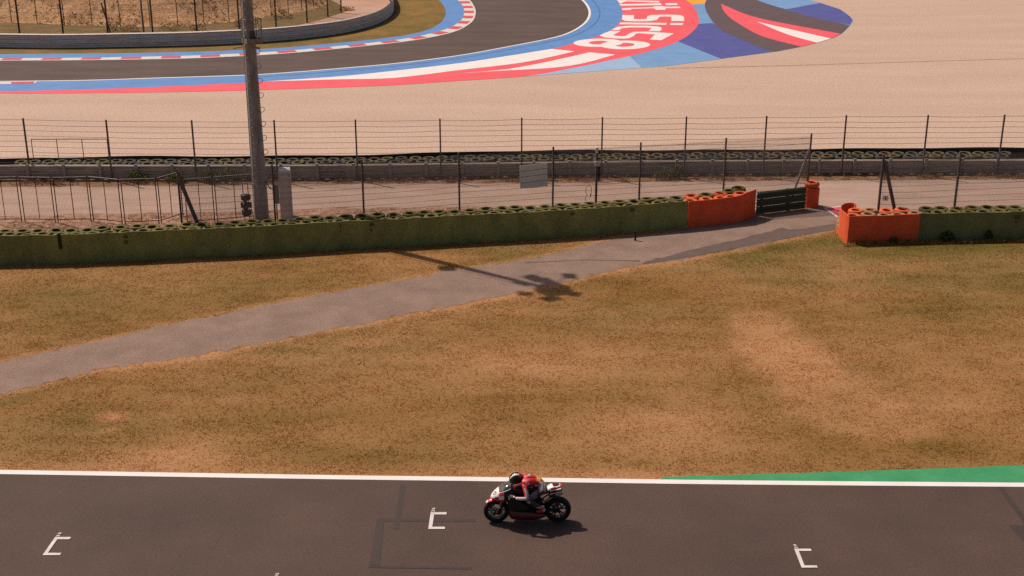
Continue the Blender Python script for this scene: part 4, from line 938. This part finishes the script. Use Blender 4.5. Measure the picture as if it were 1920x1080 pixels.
# pale oval emblem ring on the nose
b = MB(); n_ = 20; cx = Vector((.742, .075, .800)); u_ = Vector((-.55, .25, .60)).normalized(); v_ = Vector((.0, 1, -.55)).normalized(); nn = u_.cross(v_)
if nn.z < 0: nn = -nn
ou = [cx + nn * .012 + u_ * (.052 * math.cos(t_)) + v_ * (.040 * math.sin(t_)) for t_ in np.linspace(0, 2 * math.pi, n_ + 1)[:-1]]; inn = [cx + nn * .012 + u_ * (.036 * math.cos(t_)) + v_ * (.026 * math.sin(t_)) for t_ in np.linspace(0, 2 * math.pi, n_ + 1)[:-1]]
b.add(ou + inn, [(k, (k + 1) % n_, n_ + (k + 1) % n_, n_ + k) for k in range(n_)]); part(b, 'emblem', B['dark'])
# windscreen shell
b = MB(); rs = []
for x, z0_, hw, rise in ((.70, .83, .13, .035), (.62, .885, .165, .075), (.52, .93, .185, .10), (.43, .965, .18, .10), (.38, .985, .16, .095)):
    o_ = [(x, hw * math.sin(t_), z0_ - .03 + rise * math.cos(t_)) for t_ in np.linspace(-1.45, 1.45, 15)]; i_ = [(x, (hw - .006) * math.sin(t_), z0_ - .036 + rise * math.cos(t_)) for t_ in np.linspace(1.45, -1.45, 15)]
    rs.append(o_ + i_)
b.rings(rs); part(b, 'windscreen', B['screen'])
b = MB(); b.path([(x, hw, z_) for x, hw, z_ in ((.70, .13, .80), (.62, .168, .855), (.52, .19, .90), (.43, .185, .935), (.38, .165, .955))], .009, 6); b.path([(x, -hw, z_) for x, hw, z_ in ((.70, .13, .80), (.62, .168, .855), (.52, .19, .90), (.43, .185, .935), (.38, .165, .955))], .009, 6); part(b, 'screen_trim', B['white'])
# main body: engine block and side fairings, tank, seat, tail, belly
b = MB(); b.loft([(.40, .50, .18, .15), (.30, .52, .24, .19), (.10, .50, .25, .19), (-.12, .48, .22, .17), (-.32, .46, .16, .13)], 20, 3.2); part(b, 'engine', B['dark'])
for s_ in (-1, 1):
    b = MB(); b.loft([(.46, .60, .10, .02, s_ * .20), (.34, .56, .17, .035, s_ * .215), (.15, .50, .13, .03, s_ * .22), (.0, .46, .06, .015, s_ * .215)], 14, 2.6); fo = part(b, 'side_fairing', [B['black'], B['red']])
b = MB(); b.loft([(.44, .33, .05, .03), (.425, .31, .15, .10), (.36, .28, .18, .17), (.15, .245, .165, .19), (-.10, .22, .14, .18), (-.30, .19, .09, .14), (-.44, .19, .045, .09), (-.47, .19, .02, .04)], 22, 2.6); fo = part(b, 'belly_fairing', [B['dred'], B['red'], B['white'], B['black']])
for p in fo.data.polygons:
    c = p.center
    if c.z > .36: p.material_index = 3
    elif abs(c.z - (.23 + .12 * (c.x + .1))) < .009 and c.x < .1 and c.x > -.2: p.material_index = 2
    elif c.z < .13: p.material_index = 3
b = MB(); b.loft([(.34, .80, .05, .10), (.28, .84, .10, .15), (.12, .86, .12, .17), (-.05, .83, .11, .14), (-.16, .79, .07, .10)], 18, 2.4); fo = part(b, 'tank', [B['black'], B['red']])
for p in fo.data.polygons: p.material_index = 1 if abs(p.center.y) < .09 and p.center.z > .86 else 0
b = MB(); b.loft([(-.12, .77, .05, .10), (-.30, .775, .045, .13), (-.46, .82, .05, .14), (-.52, .86, .055, .12)], 16, 2.6); part(b, 'seat', B['black'])
b = MB(); b.loft([(-.46, .835, .06, .10), (-.54, .875, .075, .125), (-.66, .905, .055, .11), (-.76, .93, .03, .075), (-.81, .945, .012, .04)], 18, 2.5); fo = part(b, 'tail', [B['white'], B['red'], B['black']])
for p in fo.data.polygons:
    c = p.center
    p.material_index = 1 if (c.x < -.74 or (abs(c.y) > .085 and c.z > .90)) else 0
    if c.x > -.50: p.material_index = 2
b = MB(); b.loft([(-.58, .978, .006, .06), (-.68, .968, .008, .06), (-.75, .955, .006, .03)], 12); part(b, 'tail_stripe', B['dred'])
for s_ in (-1, 1):
    b = MB(); b.lathe([(.0, 0)], n=3) if False else None
    b.tube((-.50, s_ * .085, .70), (-.66, s_ * .09, .735), .028, .040, 14, 1); b.tube((-.66, s_ * .09, .735), (-.80, s_ * .09, .775), .042, .040, 14, 0); b.tube((-.80, s_ * .09, .775), (-.812, s_ * .09, .778), .030, .026, 12, 1)
    part(b, 'exhaust', [B['steel'], B['black']])
    b = MB(); b.tube((-.20, s_ * .11, .40), (-.45, s_ * .125, .37), .042, .034, 8); b.tube((-.45, s_ * .125, .37), (-WB - .02, s_ * .125, .315), .034, .030, 8); part(b, 'swingarm', B['dark'])
    b = MB(); b.tube((.44, s_ * .10, .855), (.36, s_ * .34, .80), .014, .014, 8); b.tube((.385, s_ * .24, .825), (.355, s_ * .345, .795), .019, .019, 8); part(b, 'handlebar', B['black'])
    b = MB(); b.path([(.43, s_ * .24, .815), (.42, s_ * .35, .775)], .008, 5); part(b, 'brake_lever', B['steel'])
    b = MB(); b.tube((-.36, s_ * .12, .38), (-.36, s_ * .24, .375), .012, .012, 6); b.box((-.33, s_ * .14, .40), (.10, .02, .08)); part(b, 'footpeg', B['steel'])
    b = MB(); b.tube((-.20, s_ * .11, .55), (-.58, s_ * .06, .80), .018, .016, 6); part(b, 'subframe', B['dark'])
b = MB(); rs = []
for k in range(9):
    a = R(25 + 60 * k / 8); rs.append([(-WB + rr * math.cos(a), .08 * u, .315 + rr * math.sin(a)) for rr, u in ((.335, -1), (.335, 1), (.341, 1), (.341, -1))])
b.rings(rs); part(b, 'rear_hugger', B['black'])
b = MB(); b.loft([(.52, .86, .02, .09), (.46, .88, .05, .11), (.40, .875, .03, .09)], 12); part(b, 'dashboard', B['dark'])

def skin(name, V_, E_, Rr, mats, parent, sub=2, root=0):
    me = bpy.data.meshes.new(name); me.from_pydata([tuple(v) for v in V_], E_, []); o = bpy.data.objects.new(name, me); COL.objects.link(o)
    o.modifiers.new('Skin', 'SKIN'); sv = me.skin_vertices[0].data
    for i, r in enumerate(Rr): sv[i].radius = (r, r) if not isinstance(r, tuple) else r; sv[i].use_root = i == root
    s_ = o.modifiers.new('Sub', 'SUBSURF'); s_.levels = sub; s_.render_levels = sub
    bpy.context.view_layer.update(); new = bpy.data.meshes.new_from_object(o.evaluated_get(bpy.context.evaluated_depsgraph_get()))
    bpy.data.objects.remove(o); bpy.data.meshes.remove(me); new.name = name; new.materials.clear()
    for m in mats: new.materials.append(m)
    new.polygons.foreach_set('use_smooth', [True] * len(new.polygons)); r_ = bpy.data.objects.new(name, new); COL.objects.link(r_)
    if parent: r_.parent = parent
    return r_
rider = thing('person', (0, 0, 0), 'racer in red black and white leathers and helmet crouched low on the motorcycle', 'person'); rider.matrix_world = BASE
V_ = []; E_ = []; RR = []
def J(p, r, parent=None):
    V_.append(Vector(p)); RR.append(r); i = len(V_) - 1
    if parent is not None: E_.append((parent, i))
    return i
pel = J((-.36, 0, .925), (.175, .135)); ab = J((-.26, 0, 1.01), (.165, .135), pel); ch = J((-.10, 0, 1.065), (.19, .138), ab); up = J((.03, 0, 1.075), (.165, .105), ch); nk = J((.14, 0, 1.11), .066, up); hd_ = J((.24, 0, 1.12), .085, nk)
for s_ in (1, -1):
    sh = J((.07, s_ * .185, 1.06), .074, up); e1 = J((.04, s_ * .30, .94), .062, sh); e2 = J((.02, s_ * .385, .815), .051, e1); e3 = J((.17, s_ * .365, .80), .048, e2); wr = J((.285, s_ * .335, .805), .038, e3)
    hp_ = J((-.34, s_ * .12, .88), .115, pel); t1 = J((-.16, s_ * .215, .815), .100, hp_); kn = J((.02, s_ * .265, .715), .072, t1); c1 = J((-.14, s_ * .245, .60), .070, kn); an = J((-.36, s_ * .215, .455), .050, c1)
body = skin('leathers', V_, E_, RR, [B['leather_red'], B['leather_black'], B['leather_maroon'], B['leather_white'], B['leather_gold'], B['leather_violet']], rider)
for p in body.data.polygons:
    c = p.center; n_ = p.normal; m = 1; ay = abs(c.y)
    if c.z > .88 and c.x > -.46 and (ay < .26):                                       # trunk
        side = 1.055 + .05 * (c.x + .1)
        m = 0 if c.z > side or (n_.z > .55 and ay < .15) else 2
        if c.x < -.27 and n_.z > .2: m = 3 if (abs(c.x + .40) < .05 or ay > .11) else 0
        if -.30 < c.x < -.22 and ay < .12 and c.z > 1.06: m = 4
        if c.x < -.38: m = 3 if (int((c.z) * 14) % 2 or ay > .1) else 0
        if abs(c.z - (.995 + .10 * (-c.x - .1))) < .014 and ay > .10 and c.x < 0: m = 3
    if c.x > -.05 and ay > .20:                                                        # arms
        m = (0 if n_.y * math.copysign(1, c.y) < .75 else 3) if c.z > .98 else (3 if n_.y * math.copysign(1, c.y) > .1 or n_.z > .5 else 0)
        if .86 < c.z < .98 and n_.x > .35: m = 0
        if c.x > .06 and c.z < .88: m = 3 if n_.z > -.3 and n_.y * math.copysign(1, c.y) > -.2 else (0 if n_.z > 0 else 1)
    if c.x > -.05 and c.y < -.12 and n_.y > -.2: m = 1
    if c.z < .90 and c.x < .10 and ay > .05 and not (ay > .31):                         # legs
        m = 1
        if -.22 < c.x < -.04 and c.z > .72 and n_.y * math.copysign(1, c.y) > .25 : m = 5
        if c.z < .56: m = 2 if (int(c.z * 30) % 3) else 3
        if c.x < -.30 and c.z > .80: m = 3 if n_.z > .2 or c.x < -.40 else 2
    p.material_index = m
# white number mark on the back, aerodynamic hump
b = MB(); b.loft([(.10, 1.145, .03, .05), (.04, 1.165, .045, .085), (-.06, 1.175, .045, .09), (-.16, 1.155, .035, .06), (-.22, 1.125, .015, .03)], 14, 2.2); part(b, 'back_hump', B['leather_red'], rider)
b = MB(); zt = 1.226
for q in (((.0, .05), (-.075, .045)), ((.0, -.012), (-.075, -.017)), ((.0, .05), (-.075, -.017))): b.tube((q[0][0], q[0][1], zt - .25 * q[0][1] ** 2 * 40 * .4), (q[1][0], q[1][1], zt - .004 - .25 * q[1][1] ** 2 * 40 * .4), .009, .009, 6)
part(b, 'back_letter', B['white'], rider)
# helmet: shell with chin bar, dark visor, white band; face behind the visor
hc = Vector((.245, 0, 1.140)); Ry = Matrix.Rotation(R(12), 3, 'Y')
b = MB(); rs = []
for i in range(1, 20):
    t_ = math.pi * i / 20; ring = []
    for k in range(30):
        a = 2 * math.pi * k / 30; x = math.sin(t_) * math.cos(a); y = math.sin(t_) * math.sin(a); z = math.cos(t_)
        x = x * .166 * (1.10 if x > 0 and z < 0 else 1.0); y *= .132; z = z * (.146 if z > 0 else .135)
        ring.append(hc + Ry @ Vector((x, y, z)))
    rs.append(ring)
b.rings(rs); ho = part(b, 'helmet', [B['white'], B['black'], B['red'], B['dred']], rider); Ri = Ry.inverted()
for p in ho.data.polygons:
    q = Ri @ (Vector(p.center) - hc); m = 1
    if q.z > .045: m = 0 if abs(q.y) > .045 and abs(q.y) < .072 else 1
    if q.z > .045 and q.x < -.07: m = 2
    if -.10 < q.z < -.06 and q.x > .03: m = 3
    if q.x < -.02 and q.z < .05 and abs(q.y) > .05: m = 1
    p.material_index = m
b = MB(); rs = []
for zz in np.linspace(-.045, .05, 7):
    rr = math.sqrt(max(0, 1 - (zz / .15) ** 2)); o_ = [hc + Ry @ Vector((.174 * rr * math.cos(a), .139 * rr * math.sin(a), zz)) for a in np.linspace(-1.35, 1.35, 21)]; i_ = [hc + Ry @ Vector((.168 * rr * math.cos(a), .134 * rr * math.sin(a), zz)) for a in np.linspace(1.35, -1.35, 21)]
    rs.append(o_ + i_)
b.rings(rs); vo = part(b, 'visor', B['visor'], ho)
# gloves: palm, four fingers and thumb closed round the grip
for s_ in (1, -1):
    V_ = []; E_ = []; RR = []
    w0 = J((.285, s_ * .335, .805), .036); pa = J((.325, s_ * .325, .825), (.040, .022), w0)
    for k in range(4):
        dy = s_ * (-.048 + .030 * k); y0 = s_ * .30 + dy; ln = (.9, 1.0, .97, .8)[k]
        kn_ = J((.358, y0, .838 - .018 * (abs(y0) - .30) * 8), .0125, pa); m1 = J((.358 + .038 * ln, y0, .826), .0115, kn_); m2 = J((.358 + .040 * ln, y0, .796), .0105, m1); J((.358 + .014, y0, .782), .0095, m2)
    tb1 = J((.318, s_ * .262, .805), .015, pa); tb2 = J((.345, s_ * .232, .785), .0125, tb1); J((.375, s_ * .222, .788), .0105, tb2)
    g_o = skin('glove', V_, E_, RR, [B['leather_black'], B['leather_white']], rider, 2)
    for p in g_o.data.polygons: p.material_index = 1 if p.center.x < .335 and p.normal.z > .2 else 0
    V_ = []; E_ = []; RR = []
    a0 = J((-.345, s_ * .215, .50), .052); a1 = J((-.375, s_ * .215, .43), .047, a0); a2 = J((-.30, s_ * .225, .395), .042, a1); a3 = J((-.20, s_ * .230, .385), .034, a2); J((-.42, s_ * .215, .405), .036, a1)
    bo = skin('boot', V_, E_, RR, [B['leather_red'], B['leather_white'], B['leather_black']], rider, 2)
    for p in bo.data.polygons: p.material_index = 1 if (p.center.x < -.36 and p.center.z < .46) or p.center.z > .50 else (2 if p.center.z < .375 else 0)
    b = MB(); b.loft([(-.10, .80, .045, .012, s_ * .295), (-.05, .77, .05, .02, s_ * .318), (.02, .735, .045, .015, s_ * .332)], 10); part(b, 'knee_slider', B['leather_violet'], rider)
